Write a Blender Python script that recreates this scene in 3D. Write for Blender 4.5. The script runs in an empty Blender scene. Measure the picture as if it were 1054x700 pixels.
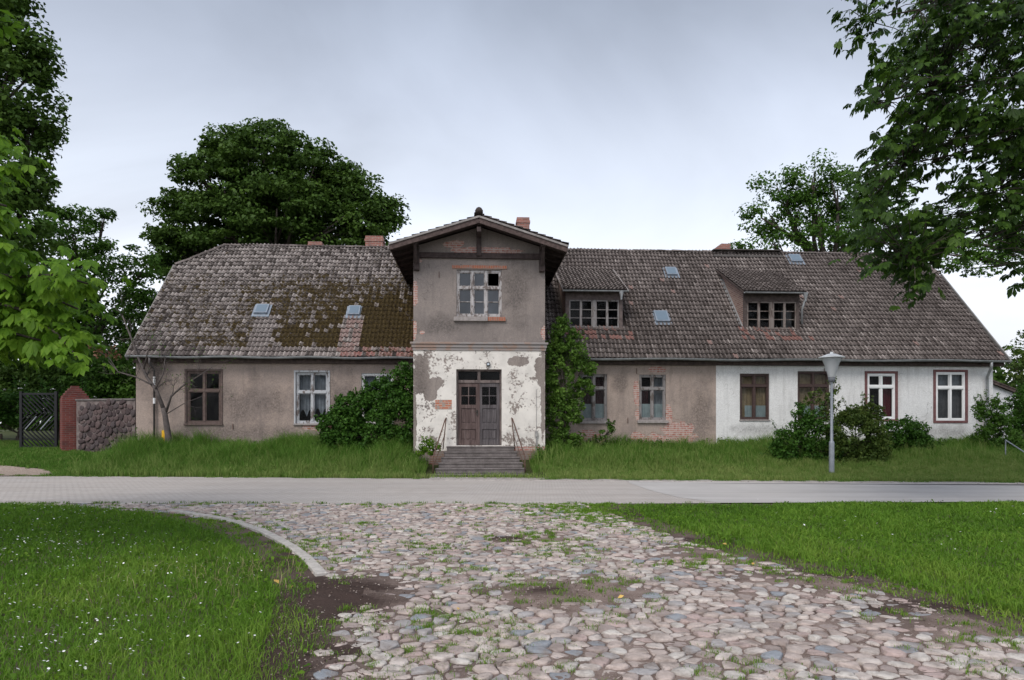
import bpy, math, random
import numpy as np
from mathutils import Vector, Matrix
R = math.radians
random.seed(7); rng = np.random.default_rng(11)
S = bpy.context.scene
COL = S.collection
# ------------------------------------------------------------------ camera, world, sun, exposure
FPX, CX, HY, EYE = 703.0, 527.0, 436.0, 1.6          # focal length, centre and horizon in photo pixels; eye height
cam = bpy.data.objects.new('camera', bpy.data.cameras.new('camera')); COL.objects.link(cam)
cam.data.sensor_width = 36; cam.data.lens = 36*FPX/1054; cam.data.shift_y = (HY-350)/1054
cam.data.clip_start = .05; cam.data.clip_end = 3000
cam.location = (0, 0, EYE); cam.rotation_euler = (R(90), 0, 0)
S.camera = cam
SUN_EL, SUN_AZ = 48, 205                              # azimuth clockwise from +Y: behind the camera, a little left
W = bpy.data.worlds.new('World'); S.world = W; W.use_nodes = True
nt = W.node_tree; nt.nodes.clear()
wo = nt.nodes.new('ShaderNodeOutputWorld'); bg = nt.nodes.new('ShaderNodeBackground')
sky = nt.nodes.new('ShaderNodeTexSky'); sky.sky_type = 'NISHITA'; sky.sun_disc = False
sky.sun_elevation = R(SUN_EL); sky.sun_rotation = R(SUN_AZ); sky.dust_density = 3; sky.air_density = 1.2
tc = nt.nodes.new('ShaderNodeTexCoord'); sp = nt.nodes.new('ShaderNodeSeparateXYZ')
nt.links.new(tc.outputs['Generated'], sp.inputs[0])
cr = nt.nodes.new('ShaderNodeValToRGB'); nt.links.new(sp.outputs['Z'], cr.inputs[0])
SKY_STOPS = [(0, (7.6, 7.7, 8.1)), (.16, (7.2, 7.5, 8.2)), (.30, (5.5, 5.95, 6.8)), (.42, (3.95, 4.35, 5.2)), (.54, (2.6, 2.95, 3.65)), (1, (4.2, 4.5, 5.2))]
el = cr.color_ramp.elements
while len(el) < len(SKY_STOPS): el.new(.5)
for e, (p, c) in zip(el, SKY_STOPS): e.position = p; e.color = (*[x/10 for x in c], 1)
mp = nt.nodes.new('ShaderNodeMapping'); mp.inputs['Scale'].default_value = (1, 1, 2.0)
nz = nt.nodes.new('ShaderNodeTexNoise'); nz.inputs['Scale'].default_value = 1.5; nz.inputs['Detail'].default_value = 6; nz.inputs['Roughness'].default_value = .5; nz.inputs['Distortion'].default_value = .6
nt.links.new(tc.outputs['Generated'], mp.inputs[0]); nt.links.new(mp.outputs[0], nz.inputs['Vector'])
mr = nt.nodes.new('ShaderNodeMapRange'); mr.inputs['From Min'].default_value = .3; mr.inputs['From Max'].default_value = .7
mr.inputs['To Min'].default_value = 7.9; mr.inputs['To Max'].default_value = 12.3
nt.links.new(nz.outputs['Fac'], mr.inputs['Value'])
# the cloud sheet is brighter towards the hidden sun, behind the camera
yb = nt.nodes.new('ShaderNodeMapRange'); yb.inputs['From Min'].default_value = .3; yb.inputs['From Max'].default_value = -.7
yb.inputs['To Min'].default_value = 1; yb.inputs['To Max'].default_value = 1.5
nt.links.new(sp.outputs['Y'], yb.inputs['Value'])
m1 = nt.nodes.new('ShaderNodeMath'); m1.operation = 'MULTIPLY'
nt.links.new(mr.outputs[0], m1.inputs[0]); nt.links.new(yb.outputs[0], m1.inputs[1])
vm = nt.nodes.new('ShaderNodeVectorMath'); vm.operation = 'SCALE'
nt.links.new(cr.outputs[0], vm.inputs[0]); nt.links.new(m1.outputs[0], vm.inputs['Scale'])
mx = nt.nodes.new('ShaderNodeMix'); mx.data_type = 'RGBA'; mx.inputs[0].default_value = .93
nt.links.new(sky.outputs[0], mx.inputs[6]); nt.links.new(vm.outputs[0], mx.inputs[7])
nt.links.new(mx.outputs[2], bg.inputs[0]); bg.inputs[1].default_value = .10
nt.links.new(bg.outputs[0], wo.inputs[0])
sl = bpy.data.lights.new('sun', 'SUN'); sl.energy = 1.5; sl.angle = R(28); sl.color = (1, .94, .86)
so = bpy.data.objects.new('sun', sl); COL.objects.link(so)
az, e_ = R(SUN_AZ), R(SUN_EL)
so.rotation_euler = Vector((math.sin(az)*math.cos(e_), math.cos(az)*math.cos(e_), math.sin(e_))).to_track_quat('Z', 'Y').to_euler()
S.view_settings.view_transform = 'Standard'; S.view_settings.look = 'None'
S.view_settings.exposure = 0.54; S.view_settings.gamma = 1; S.view_settings.use_curve_mapping = False
S.render.engine = 'CYCLES'; S.cycles.use_denoising = True
S.cycles.max_bounces = 7; S.cycles.diffuse_bounces = 3; S.cycles.glossy_bounces = 2; S.cycles.transmission_bounces = 4; S.cycles.transparent_max_bounces = 8
S.cycles.sample_clamp_indirect = 6

# ------------------------------------------------------------------ places measured in the photograph
def Wp(px, py, D): return Vector(((px-CX)*D/FPX, D, EYE+(HY-py)*D/FPX))
def G(px, py):
    d = FPX*EYE/(py-HY); return ((px-CX)*d/FPX, d)
HA = R(3.0); cA, sA = math.cos(HA), math.sin(HA); OX, OY = -1.1, 22.7
def Hd(px, v): return (v+OY*cA-OX*sA)/(cA-(px-CX)/FPX*sA)
def H(px, py, v):
    D = Hd(px, v); X = (px-CX)/FPX*D
    return (X-OX)*cA+(D-OY)*sA, EYE+(HY-py)*D/FPX
def h2w(u, v): return OX+u*cA-v*sA, OY+u*sA+v*cA

# ------------------------------------------------------------------ mesh helpers
def tag(o, label=None, cat=None, group=None, kind=None):
    for k, x in (('label', label), ('category', cat), ('group', group), ('kind', kind)):
        if x: o[k] = x
    return o
def empty(name, loc, rz=0, parent=None):
    o = bpy.data.objects.new(name, None); COL.objects.link(o); o.location = loc; o.rotation_euler = (0, 0, rz)
    o.empty_display_size = .2
    if parent: o.parent = parent
    return o
class MB:
    def __init__(s): s.v = []; s.f = []; s.a = []; s.m = []
    def quad(s, *p, a=0, m=0):
        i = len(s.v); s.v += [tuple(q) for q in p]; s.f.append(tuple(range(i, i+len(p)))); s.a.append(a); s.m.append(m)
    def box(s, x0, x1, y0, y1, z0, z1, a=0):
        P = [(x, y, z) for z in (z0, z1) for y in (y0, y1) for x in (x0, x1)]; i = len(s.v); s.v += P
        for f in ((0, 2, 3, 1), (4, 5, 7, 6), (0, 1, 5, 4), (1, 3, 7, 5), (3, 2, 6, 7), (2, 0, 4, 6)):
            s.f.append(tuple(i+k for k in f)); s.a.append(a); s.m.append(0)
    def bar(s, p, q, w, h, a=0, up=(0, 0, 1)):
        p, q = Vector(p), Vector(q); d = (q-p).normalized(); r = d.cross(Vector(up))
        r = (r if r.length > 1e-4 else Vector((1, 0, 0))).normalized(); t = r.cross(d).normalized(); i = len(s.v)
        for c in (p, q):
            for sx, sy in ((-1, -1), (1, -1), (1, 1), (-1, 1)): s.v.append(tuple(c+r*sx*w/2+t*sy*h/2))
        for f in ((0, 1, 2, 3), (7, 6, 5, 4), (0, 4, 5, 1), (1, 5, 6, 2), (2, 6, 7, 3), (3, 7, 4, 0)):
            s.f.append(tuple(i+k for k in f)); s.a.append(a); s.m.append(0)
    def tube(s, pts, rs, n=8, a=0, cap=True):
        pts = [Vector(p) for p in pts]; i = len(s.v); L = len(pts)
        for k, p in enumerate(pts):
            d = (pts[min(k+1, L-1)]-pts[max(k-1, 0)]).normalized()
            r = d.cross(Vector((.13, .97, .2))); r = (r if r.length > .05 else d.cross(Vector((1, 0, 0)))).normalized(); t = d.cross(r)
            for j in range(n):
                g = 2*math.pi*j/n; s.v.append(tuple(p+(r*math.cos(g)+t*math.sin(g))*rs[k]))
        for k in range(L-1):
            for j in range(n):
                s.f.append((i+k*n+j, i+k*n+(j+1) % n, i+(k+1)*n+(j+1) % n, i+(k+1)*n+j)); s.a.append(a); s.m.append(0)
        if cap:
            s.f.append(tuple(i+(L-1)*n+j for j in range(n))); s.a.append(a); s.m.append(0)
            s.f.append(tuple(i+n-1-j for j in range(n))); s.a.append(a); s.m.append(0)
    def lathe(s, c, prof, n=24, a=0):
        i = len(s.v)
        for r, z in prof:
            for j in range(n): g = 2*math.pi*j/n; s.v.append((c[0]+r*math.cos(g), c[1]+r*math.sin(g), c[2]+z))
        for k in range(len(prof)-1):
            for j in range(n):
                s.f.append((i+k*n+j, i+k*n+(j+1) % n, i+(k+1)*n+(j+1) % n, i+(k+1)*n+j)); s.a.append(a); s.m.append(0)
    def build(s, name, mat, parent=None, smooth=False, bevel=0):
        me = bpy.data.meshes.new(name); me.from_pydata(s.v, [], s.f); me.materials.append(mat)
        at = me.attributes.new('tint', 'FLOAT', 'FACE'); at.data.foreach_set('value', s.a)
        if smooth: me.polygons.foreach_set('use_smooth', [True]*len(me.polygons))
        me.update()
        o = bpy.data.objects.new(name, me); COL.objects.link(o)
        if parent: o.parent = parent
        if bevel:
            b = o.modifiers.new('bevel', 'BEVEL'); b.width = bevel; b.segments = 1; b.limit_method = 'ANGLE'
        return o
def np_mesh(name, verts, loops, counts, mat, tint=None, parent=None, smooth=False, tint2=None):
    me = bpy.data.meshes.new(name); nv = len(verts)
    me.vertices.add(nv); me.vertices.foreach_set('co', np.asarray(verts, np.float32).ravel())
    me.loops.add(len(loops)); me.loops.foreach_set('vertex_index', np.asarray(loops, np.int32))
    counts = np.asarray(counts, np.int32); me.polygons.add(len(counts))
    st = np.concatenate([[0], np.cumsum(counts)[:-1]]).astype(np.int32)
    me.polygons.foreach_set('loop_start', st)
    if smooth: me.polygons.foreach_set('use_smooth', np.ones(len(counts), bool))
    me.update(calc_edges=True)
    for nm, tt in (('tint', tint), ('tint2', tint2)):
        if tt is not None:
            at = me.attributes.new(nm, 'FLOAT', 'FACE'); at.data.foreach_set('value', np.asarray(tt, np.float32))
    me.materials.append(mat)
    o = bpy.data.objects.new(name, me); COL.objects.link(o)
    if parent: o.parent = parent
    return o
def _hash(ix, iy, seed):
    h = (ix.astype(np.int64)*374761393+iy.astype(np.int64)*668265263+seed*1274126177) & 0x7fffffff
    h = (h ^ (h >> 13))*1103515245 & 0x7fffffff
    return ((h ^ (h >> 16)) & 0xffff)/65535.0
def vnoise(x, y, sc=1., seed=0, oct=3):
    x = np.asarray(x, float)*sc; y = np.asarray(y, float)*sc; out = 0; amp = .5; tot = 0
    for o in range(oct):
        ix, iy = np.floor(x), np.floor(y); fx, fy = x-ix, y-iy; fx = fx*fx*(3-2*fx); fy = fy*fy*(3-2*fy)
        a = _hash(ix, iy, seed+o); b = _hash(ix+1, iy, seed+o); c = _hash(ix, iy+1, seed+o); d = _hash(ix+1, iy+1, seed+o)
        out = out+amp*((a*(1-fx)+b*fx)*(1-fy)+(c*(1-fx)+d*fx)*fy); tot += amp; amp *= .5; x = x*2.03+17.1; y = y*2.03+9.7
    return out/tot
def inpoly(x, y, poly):
    x = np.asarray(x); y = np.asarray(y); r = np.zeros(x.shape, bool); n = len(poly)
    for i in range(n):
        x0, y0 = poly[i]; x1, y1 = poly[(i+1) % n]
        if y0 == y1: continue
        c = ((y0 > y) != (y1 > y)) & (x < (x1-x0)*(y-y0)/(y1-y0)+x0); r ^= c
    return r

# ------------------------------------------------------------------ materials
class M:
    def __init__(s, name, rough=.8, spec=.3):
        s.m = bpy.data.materials.new(name); s.m.use_nodes = True; s.t = s.m.node_tree; s.b = s.t.nodes['Principled BSDF']
        s.b.inputs['Roughness'].default_value = rough; s.b.inputs['Specular IOR Level'].default_value = spec
        s.c = s.t.nodes.new('ShaderNodeTexCoord').outputs['Object']
    def _in(s, sock, v):
        if v is None: return
        if hasattr(v, 'is_output') or isinstance(v, bpy.types.NodeSocket): s.t.links.new(v, sock)
        else: sock.default_value = (*v, 1) if isinstance(v, tuple) and len(v) == 3 and sock.type == 'RGBA' else v
    def map(s, scale=(1, 1, 1), loc=(0, 0, 0), rot=(0, 0, 0)):
        n = s.t.nodes.new('ShaderNodeMapping'); s.t.links.new(s.c, n.inputs[0]); n.inputs['Scale'].default_value = scale; n.inputs['Location'].default_value = loc; n.inputs['Rotation'].default_value = rot
        return n.outputs[0]
    def noise(s, sc, det=4, rough=.55, vec=None, dist=0):
        n = s.t.nodes.new('ShaderNodeTexNoise'); s.t.links.new(vec or s.c, n.inputs['Vector'])
        n.inputs['Scale'].default_value = sc; n.inputs['Detail'].default_value = det; n.inputs['Roughness'].default_value = rough; n.inputs['Distortion'].default_value = dist
        return n.outputs['Fac']
    def ramp(s, fac, stops, mode='LINEAR'):
        n = s.t.nodes.new('ShaderNodeValToRGB'); s.t.links.new(fac, n.inputs[0]); e = n.color_ramp.elements; n.color_ramp.interpolation = mode
        while len(e) < len(stops): e.new(.5)
        for q, (p, c) in zip(e, stops): q.position = p; q.color = (*c, 1) if isinstance(c, tuple) else (c, c, c, 1)
        return n.outputs[0]
    def mix(s, fac, a, b, mode='MIX'):
        n = s.t.nodes.new('ShaderNodeMix'); n.data_type = 'RGBA'; n.blend_type = mode
        s._in(n.inputs[0], fac); s._in(n.inputs[6], a); s._in(n.inputs[7], b); return n.outputs[2]
    def math(s, op, a, b=None, clamp=False):
        n = s.t.nodes.new('ShaderNodeMath'); n.operation = op; n.use_clamp = clamp; s._in(n.inputs[0], a)
        if b is not None: s._in(n.inputs[1], b)
        return n.outputs[0]
    def attr(s, name='tint'):
        n = s.t.nodes.new('ShaderNodeAttribute'); n.attribute_name = name; return n.outputs['Fac']
    def xyz(s):
        n = s.t.nodes.new('ShaderNodeSeparateXYZ'); s.t.links.new(s.c, n.inputs[0]); return n.outputs
    def rnd(s):
        return s.t.nodes.new('ShaderNodeObjectInfo').outputs['Random']
    def blob(s, lst, wob=1.2, nsc=2.6, soft=.06):
        """1 inside any of the listed (u, z, ru, rz) ragged patches"""
        nz = s.noise(nsc, 7, .68, dist=.4); x = s.xyz(); out = None
        for (u, z, ru, rz) in lst:
            a = s.math('ABSOLUTE', s.math('DIVIDE', s.math('SUBTRACT', x[0], u), ru)); b = s.math('ABSOLUTE', s.math('DIVIDE', s.math('SUBTRACT', x[2], z), rz))
            d = s.math('SUBTRACT', 1.0, s.math('SQRT', s.math('ADD', s.math('MULTIPLY', a, a), s.math('MULTIPLY', b, b))))
            out = d if out is None else s.math('MAXIMUM', out, d)
        q = s.math('ADD', out, s.math('MULTIPLY', s.math('SUBTRACT', nz, .5), wob*2))
        return s.math('DIVIDE', s.math('ADD', q, soft), 2*soft, clamp=True)
    def brick(s, sc=1., vec=None, c1=(.30, .12, .08), c2=(.38, .19, .13), mo=(.38, .34, .31), bw=.25, rh=.077, ms=.012):
        n = s.t.nodes.new('ShaderNodeTexBrick')
        if vec is None:   # facade: use x and z
            x = s.xyz(); cb = s.t.nodes.new('ShaderNodeCombineXYZ'); s.t.links.new(x[0], cb.inputs[0]); s.t.links.new(x[2], cb.inputs[1]); vec = cb.outputs[0]
        s.t.links.new(vec, n.inputs['Vector']); n.inputs['Scale'].default_value = sc; n.inputs['Color1'].default_value = (*c1, 1); n.inputs['Color2'].default_value = (*c2, 1); n.inputs['Mortar'].default_value = (*mo, 1)
        n.inputs['Brick Width'].default_value = bw; n.inputs['Row Height'].default_value = rh; n.inputs['Mortar Size'].default_value = ms; n.inputs['Mortar Smooth'].default_value = .3
        return n.outputs['Color'], n.outputs['Fac']
    def fin(s, col, bumph=None, bs=.3, bd=.02, rough=None, trans=0):
        s._in(s.b.inputs['Base Color'], col)
        if rough is not None: s._in(s.b.inputs['Roughness'], rough)
        if bumph is not None:
            n = s.t.nodes.new('ShaderNodeBump'); n.inputs['Strength'].default_value = bs; n.inputs['Distance'].default_value = bd
            s.t.links.new(bumph, n.inputs['Height']); s.t.links.new(n.outputs[0], s.b.inputs['Normal'])
        if trans:
            tr = s.t.nodes.new('ShaderNodeBsdfTranslucent'); s._in(tr.inputs[0], col); mx = s.t.nodes.new('ShaderNodeMixShader'); mx.inputs[0].default_value = trans
            o = s.t.nodes['Material Output']; s.t.links.new(s.b.outputs[0], mx.inputs[1]); s.t.links.new(tr.outputs[0], mx.inputs[2]); s.t.links.new(mx.outputs[0], o.inputs[0])
        return s.m
def leafmat(name, dark, mid, light, trans=.3, rough=.55, spec=.18):
    q = M(name, rough, spec); return q.fin(q.ramp(q.attr(), [(0, dark), (.5, mid), (1, light)]), trans=trans)
def simple(name, col, rough=.7, var=.25, sc=6, bs=.2, spec=.3, metal=0):
    q = M(name, rough, spec); n = q.noise(sc, 5); q.b.inputs['Metallic'].default_value = metal
    return q.fin(q.ramp(n, [(.3, tuple(c*(1-var) for c in col)), (.7, tuple(c*(1+var) for c in col))]), q.noise(sc*6, 4), bs, .005)
def flaky(name, paint, wood, thr=.52, sc=9, rough=.6):
    q = M(name, rough); n = q.noise(sc, 6, .65, q.map((1, 1, .35))); f = q.ramp(n, [(thr-.04, 0.), (thr+.04, 1.)])
    g = q.noise(30, 4, .6, q.map((1, 1, .15))); wd = q.mix(g, tuple(c*.6 for c in wood), tuple(c*1.3 for c in wood))
    return q.fin(q.mix(f, paint, wd), q.math('ADD', f, g), .4, .004)

MAT = {}
MAT['bark'] = simple('bark', (.055, .045, .037), .9, .4, 5, .8)
MAT['bark_pale'] = simple('bark_pale', (.095, .08, .075), .9, .3, 8, .6)
MAT['leaf_dark'] = leafmat('leaf_dark', (.030, .062, .012), (.056, .110, .018), (.10, .175, .027), .28)
MAT['leaf_mid'] = leafmat('leaf_mid', (.034, .085, .014), (.068, .150, .021), (.12, .22, .034), .32)
MAT['leaf_fresh'] = leafmat('leaf_fresh', (.06, .14, .012), (.12, .24, .018), (.21, .35, .035), .45)
MAT['leaf_sapling'] = leafmat('leaf_sapling', (.04, .09, .015), (.085, .17, .025), (.16, .27, .045), .32)
MAT['leaf_chestnut'] = leafmat('leaf_chestnut', (.014, .034, .006), (.032, .072, .009), (.075, .145, .015), .33)
MAT['leaf_bush'] = leafmat('leaf_bush', (.022, .065, .010), (.042, .11, .014), (.085, .18, .024), .28)
MAT['leaf_bush_yellow'] = leafmat('leaf_bush_yellow', (.035, .06, .014), (.065, .11, .02), (.13, .17, .035), .25)
MAT['grass'] = leafmat('grass', (.062, .145, .014), (.125, .255, .024), (.26, .36, .058), .35, .6)
MAT['grass_tall'] = leafmat('grass_tall', (.052, .13, .016), (.096, .215, .026), (.27, .32, .10), .34, .6)
MAT['petal'] = simple('petal', (.8, .8, .78), .6, .05)
MAT['yellow_petal'] = simple('yellow_petal', (.75, .55, .05), .6, .1)
MAT['dead_leaf'] = leafmat('dead_leaf', (.12, .06, .04), (.2, .1, .06), (.3, .16, .1), .3)

def plaster(name, c1, c2, stain, bricks=(), mossy=0, white_blobs=None, paint=None, pscale=1.2, pthr=.5, stain_at=()):
    q = M(name, .9, .15); n = q.noise(1.4, 8, .65); n2 = q.noise(7, 8, .72); st = q.noise(.9, 8, .68, q.map((1, 1, .5), (3, 1, 7)))
    c = q.mix(q.ramp(n, [(.35, 0.), (.65, 1.)]), c1, c2)
    c = q.mix(q.math('MULTIPLY', q.ramp(n2, [(.35, 0.), (.75, 1.)]), .55), c, stain)
    c = q.mix(q.math('MULTIPLY', q.ramp(st, [(.5, 0.), (.62, 1.)]), .6), c, stain)
    spk = q.noise(24, 8, .78); c = q.mix(q.math('MULTIPLY', q.ramp(spk, [(.48, 0.), (.62, 1.)]), .5), c, tuple(k*.72 for k in stain)); c = q.mix(q.math('MULTIPLY', q.ramp(q.noise(11, 8, .75, q.map(loc=(7, 3, 1))), [(.55, 0.), (.66, 1.)]), .4), c, tuple(min(1, k*1.3) for k in c1))
    if stain_at: c = q.mix(q.math('MULTIPLY', q.math('MULTIPLY', q.blob(stain_at, 1.8, 1.8, .6), q.ramp(q.noise(15, 8, .75), [(.36, .15), (.58, 1.)])), .9), c, tuple(k*.55 for k in stain))
    stn = q.noise(2.2, 6, .65, q.map((2.2, 2.2, .22), (5, 0, 2))); c = q.mix(q.math('MULTIPLY', q.ramp(stn, [(.52, 0.), (.66, 1.)]), .35), c, tuple(k*.75 for k in stain))
    vo = q.t.nodes.new('ShaderNodeTexVoronoi'); vo.feature = 'DISTANCE_TO_EDGE'; vo.inputs['Scale'].default_value = .9
    wv = q.t.nodes.new('ShaderNodeVectorMath'); wv.operation = 'ADD'; q.t.links.new(q.c, wv.inputs[0]); wn_ = q.t.nodes.new('ShaderNodeTexNoise'); wn_.inputs['Scale'].default_value = 2.5; q.t.links.new(q.c, wn_.inputs['Vector']); q.t.links.new(wn_.outputs['Color'], wv.inputs[1]); q.t.links.new(wv.outputs[0], vo.inputs['Vector'])
    ck_ = q.math('MULTIPLY', q.ramp(vo.outputs['Distance'], [(.0, 1.), (.010, 0.)]), q.ramp(q.noise(.7, 3), [(.5, 0.), (.58, .55)])); c = q.mix(ck_, c, (.08, .065, .055))
    fine = q.noise(60, 3, .6); hgt = q.math('ADD', q.math('MULTIPLY', n2, .6), q.math('MULTIPLY', fine, .5))
    if paint:
        pn = q.noise(pscale, 8, .68); pn2 = q.noise(13, 4, .6)
        pf = q.ramp(q.math('ADD', q.math('MULTIPLY', pn, .66), q.math('MULTIPLY', pn2, .34)), [(pthr-.015, 0.), (pthr+.015, 1.)])
        if white_blobs: pf = q.math('SUBTRACT', pf, q.blob(white_blobs, 1.3, 2.4, .03), clamp=True)
        pc = q.mix(q.ramp(q.noise(2.2, 6, .6), [(.4, 0.), (.7, 1.)]), paint, tuple(k*.78 for k in paint))
        c = q.mix(pf, c, pc); hgt = q.math('ADD', hgt, q.math('MULTIPLY', pf, .8))
    if bricks:
        bc, bf = q.brick(c1=(.42, .19, .15), c2=(.34, .13, .10), mo=(.46, .40, .37)); bm = q.blob(bricks, .95, 3.6, .03)
        bc = q.mix(q.math('MULTIPLY', q.ramp(q.noise(9, 5), [(.42, 0.), (.6, 1.)]), .55), bc, (.50, .44, .40))
        c = q.mix(bm, c, bc)
        hgt = q.math('ADD', q.math('MULTIPLY', q.math('SUBTRACT', 1., bm), 2.2), q.math('ADD', q.math('MULTIPLY', hgt, .7), q.math('MULTIPLY', q.math('MULTIPLY', bm, bf), -.9)))
    return q.fin(c, hgt, .5, .014)

# ------------------------------------------------------------------ ground, road, paving
STEP_HALF = 1.7
def far_edge(x): return 20.9-(np.asarray(x, float)+15.6)*2.5/29.4
def gz(x, y):
    x = np.asarray(x, float); y = np.asarray(y, float); e = far_edge(x)+.15
    ss = lambda t: (lambda k: k*k*(3-2*k))(np.clip(t, 0, 1))
    z = .52*ss((y-e)/(24.3-e))+.33*ss((y-24)/4)
    near = np.clip(1-np.maximum(0, np.abs(x+1.1)-1.5)/.7, 0, 1)*(y < 22.6)
    z2 = .52*ss((y-21.6)/2.7)
    z = z*(1-near)+np.minimum(z, z2)*near
    return z+(vnoise(x, y, .6, 3)-.5)*.10*np.clip((y-e)/1.5, 0, 1)
q = M('ground', .95, .1); n = q.noise(1.3, 6); n2 = q.noise(14, 5)
gm = q.fin(q.mix(q.math('MULTIPLY', n2, .7), q.ramp(n, [(.4, (.035, .06, .014)), (.62, (.06, .08, .025))]), (.07, .055, .035)), n2, .6, .03)
xs = np.unique(np.concatenate([np.linspace(-24, 24, 97), np.linspace(-300, -24, 24), np.linspace(24, 300, 24)]))
ys = np.unique(np.concatenate([np.linspace(-2, 17, 30), np.linspace(17, 32, 61), np.linspace(32, 500, 40), np.linspace(-120, -2, 12)]))
X, Y = np.meshgrid(xs, ys); Z = gz(X, Y)-.012*(Y < 17.5)
nx, ny = len(xs), len(ys); idx = np.arange(nx*ny).reshape(ny, nx)
F = np.stack([idx[:-1, :-1], idx[:-1, 1:], idx[1:, 1:], idx[1:, :-1]], -1).reshape(-1, 4)
o = np_mesh('ground', np.stack([X, Y, Z], -1).reshape(-1, 3), F.ravel(), np.full(len(F), 4), gm, smooth=True)
tag(o, kind='structure')

def sheet(name, poly, z, mat, res=None):
    mb = MB(); mb.quad(*[(x, y, z) for x, y in poly]); return tag(mb.build(name, mat), kind='structure')
# far part of the lane: small pale setts on the left, smooth asphalt on the right
q = M('sett_paving', .85, .25)
bc, bf = q.brick(1, q.map((1, 1, 1), rot=(0, 0, .04)), (.50, .465, .44), (.43, .40, .38), (.30, .27, .25), .16, .11, .010)
nn = q.noise(5, 5); bc = q.mix(q.ramp(q.noise(.5, 6, .6), [(.35, 0.), (.7, .8)]), bc, (.46, .42, .39))
TR0 = q.ramp(q.noise(1., 6, .65, q.map((.10, 1.6, 1))), [(.45, 0.), (.62, .4)]); bc = q.mix(TR0, bc, (.32, .28, .25)); bc = q.mix(q.ramp(q.noise(18, 5, .8), [(.62, 0.), (.68, .7)]), bc, (.16, .12, .09))
sett = q.fin(q.mix(q.math('MULTIPLY', q.ramp(q.noise(2.2, 6, .7), [(.5, 0.), (.75, 1.)]), .5), bc, (.33, .28, .25)), q.math('SUBTRACT', q.math('MULTIPLY', nn, .3), bf), .5, .012)

xl = -60
near = lambda x: 13.55+max(0, (x-2))*.035
NE = [(xl, 13.7), (-10.4, 13.65), (-2, 13.55), (2.4, 13.6)]
mb = MB(); pts = [(xl, far_edge(xl)*0+24.6)] + [(x, float(far_edge(x))-.02) for x in (-15.6, -10, -4, 2)] + [(3.2, float(far_edge(3.2))-.02), (3.15, 18.3), (3.3, 16.4), (3.6, 14.8), (4.2, 13.7)] + NE[::-1]
mb.quad(*[(x, y, .006) for x, y in pts[::-1]]); tag(mb.build('sett_road', sett), kind='structure')
q = M('asphalt', .8, .3); n = q.noise(.7, 5); n2 = q.noise(90, 3)
TR0 = q.ramp(q.noise(1., 6, .65, q.map((.10, 1.6, 1))), [(.45, 0.), (.62, .5)])
asp = q.fin(q.mix(TR0, q.mix(q.math('MULTIPLY', n2, .5), q.ramp(n, [(.35, (.45, .43, .42)), (.65, (.53, .51, .495))]), (.38, .36, .35)), (.34, .315, .30)), n2, .3, .004)
mb = MB(); mb.quad(*[(x, y, .0105) for x, y in [(3.2, float(far_edge(3.2))-.45), (3.14, 18.3), (3.28, 16.4), (3.58, 14.8), (4.15, 13.7), (14, 14.05), (60, 15.6), (60, 14.15), (14, float(far_edge(14))-.45)]][::-1])
tag(mb.build('asphalt_road', asp), kind='structure')
q = M('kerb_strip', .85); foot = q.fin(q.ramp(q.noise(2.5, 6), [(.35, (.27, .24, .22)), (.65, (.40, .37, .35))]), q.noise(50, 3), .4, .005)
mb = MB(); mb.quad(*[(x, y, .016) for x, y in [(-2.4, float(far_edge(-2.4))-.4), (14, float(far_edge(14))-.40), (60, 14.2), (60, 14.6), (14, float(far_edge(14))+.02), (-2.4, float(far_edge(-2.4))+.55)]])
tag(mb.build('footpath', foot), kind='structure')
mb = MB()
for k in range(40):
    x0 = -2.4+k*.98; e0, e1 = float(far_edge(x0))-.40, float(far_edge(x0+.95))-.40
    if x0 < 16: mb.quad((x0, e0-.12, .03), (x0+.96, e1-.12, .03), (x0+.96, e1, .03), (x0, e0, .03)); mb.quad((x0, e0-.12, 0), (x0+.96, e1-.12, 0), (x0+.96, e1-.12, .03), (x0, e0-.12, .03))
tag(mb.build('kerb_line', simple('kerb_line', (.38, .35, .33), .85, .2)), kind='structure')
q = M('gravel', .95, .1); n = q.noise(25, 6, .7)
grav = q.fin(q.ramp(n, [(.35, (.20, .15, .12)), (.65, (.42, .35, .30))]), n, .8, .02)
gp = [(-22, 20.4), (-14.6, 20.6), (-14.0, 21.0), (-14.9, 21.9), (-17.5, 22.7), (-22, 22.8)]
pts3 = []; mb = MB(); cx0 = sum(p[0] for p in gp)/6; cy0 = sum(p[1] for p in gp)/6
for i in range(6):
    a_, b_ = gp[i], gp[(i+1) % 6]
    for j in range(6):
        t0, t1 = j/6, (j+1)/6; p0 = (a_[0]+(b_[0]-a_[0])*t0, a_[1]+(b_[1]-a_[1])*t0); p1 = (a_[0]+(b_[0]-a_[0])*t1, a_[1]+(b_[1]-a_[1])*t1)
        for s0, s1 in ((0, .5), (.5, 1)):
            f = lambda p, s: (cx0+(p[0]-cx0)*s, cy0+(p[1]-cy0)*s)
            qd = [f(p0, s0), f(p0, s1), f(p1, s1), f(p1, s0)]
            if s0 == 0: qd = qd[1:3]+[(cx0, cy0)]
            mb.quad(*[(x, y, float(gz(x, y))+.03) for x, y in qd])
tag(mb.build('gravel_path', grav), kind='structure')

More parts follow.
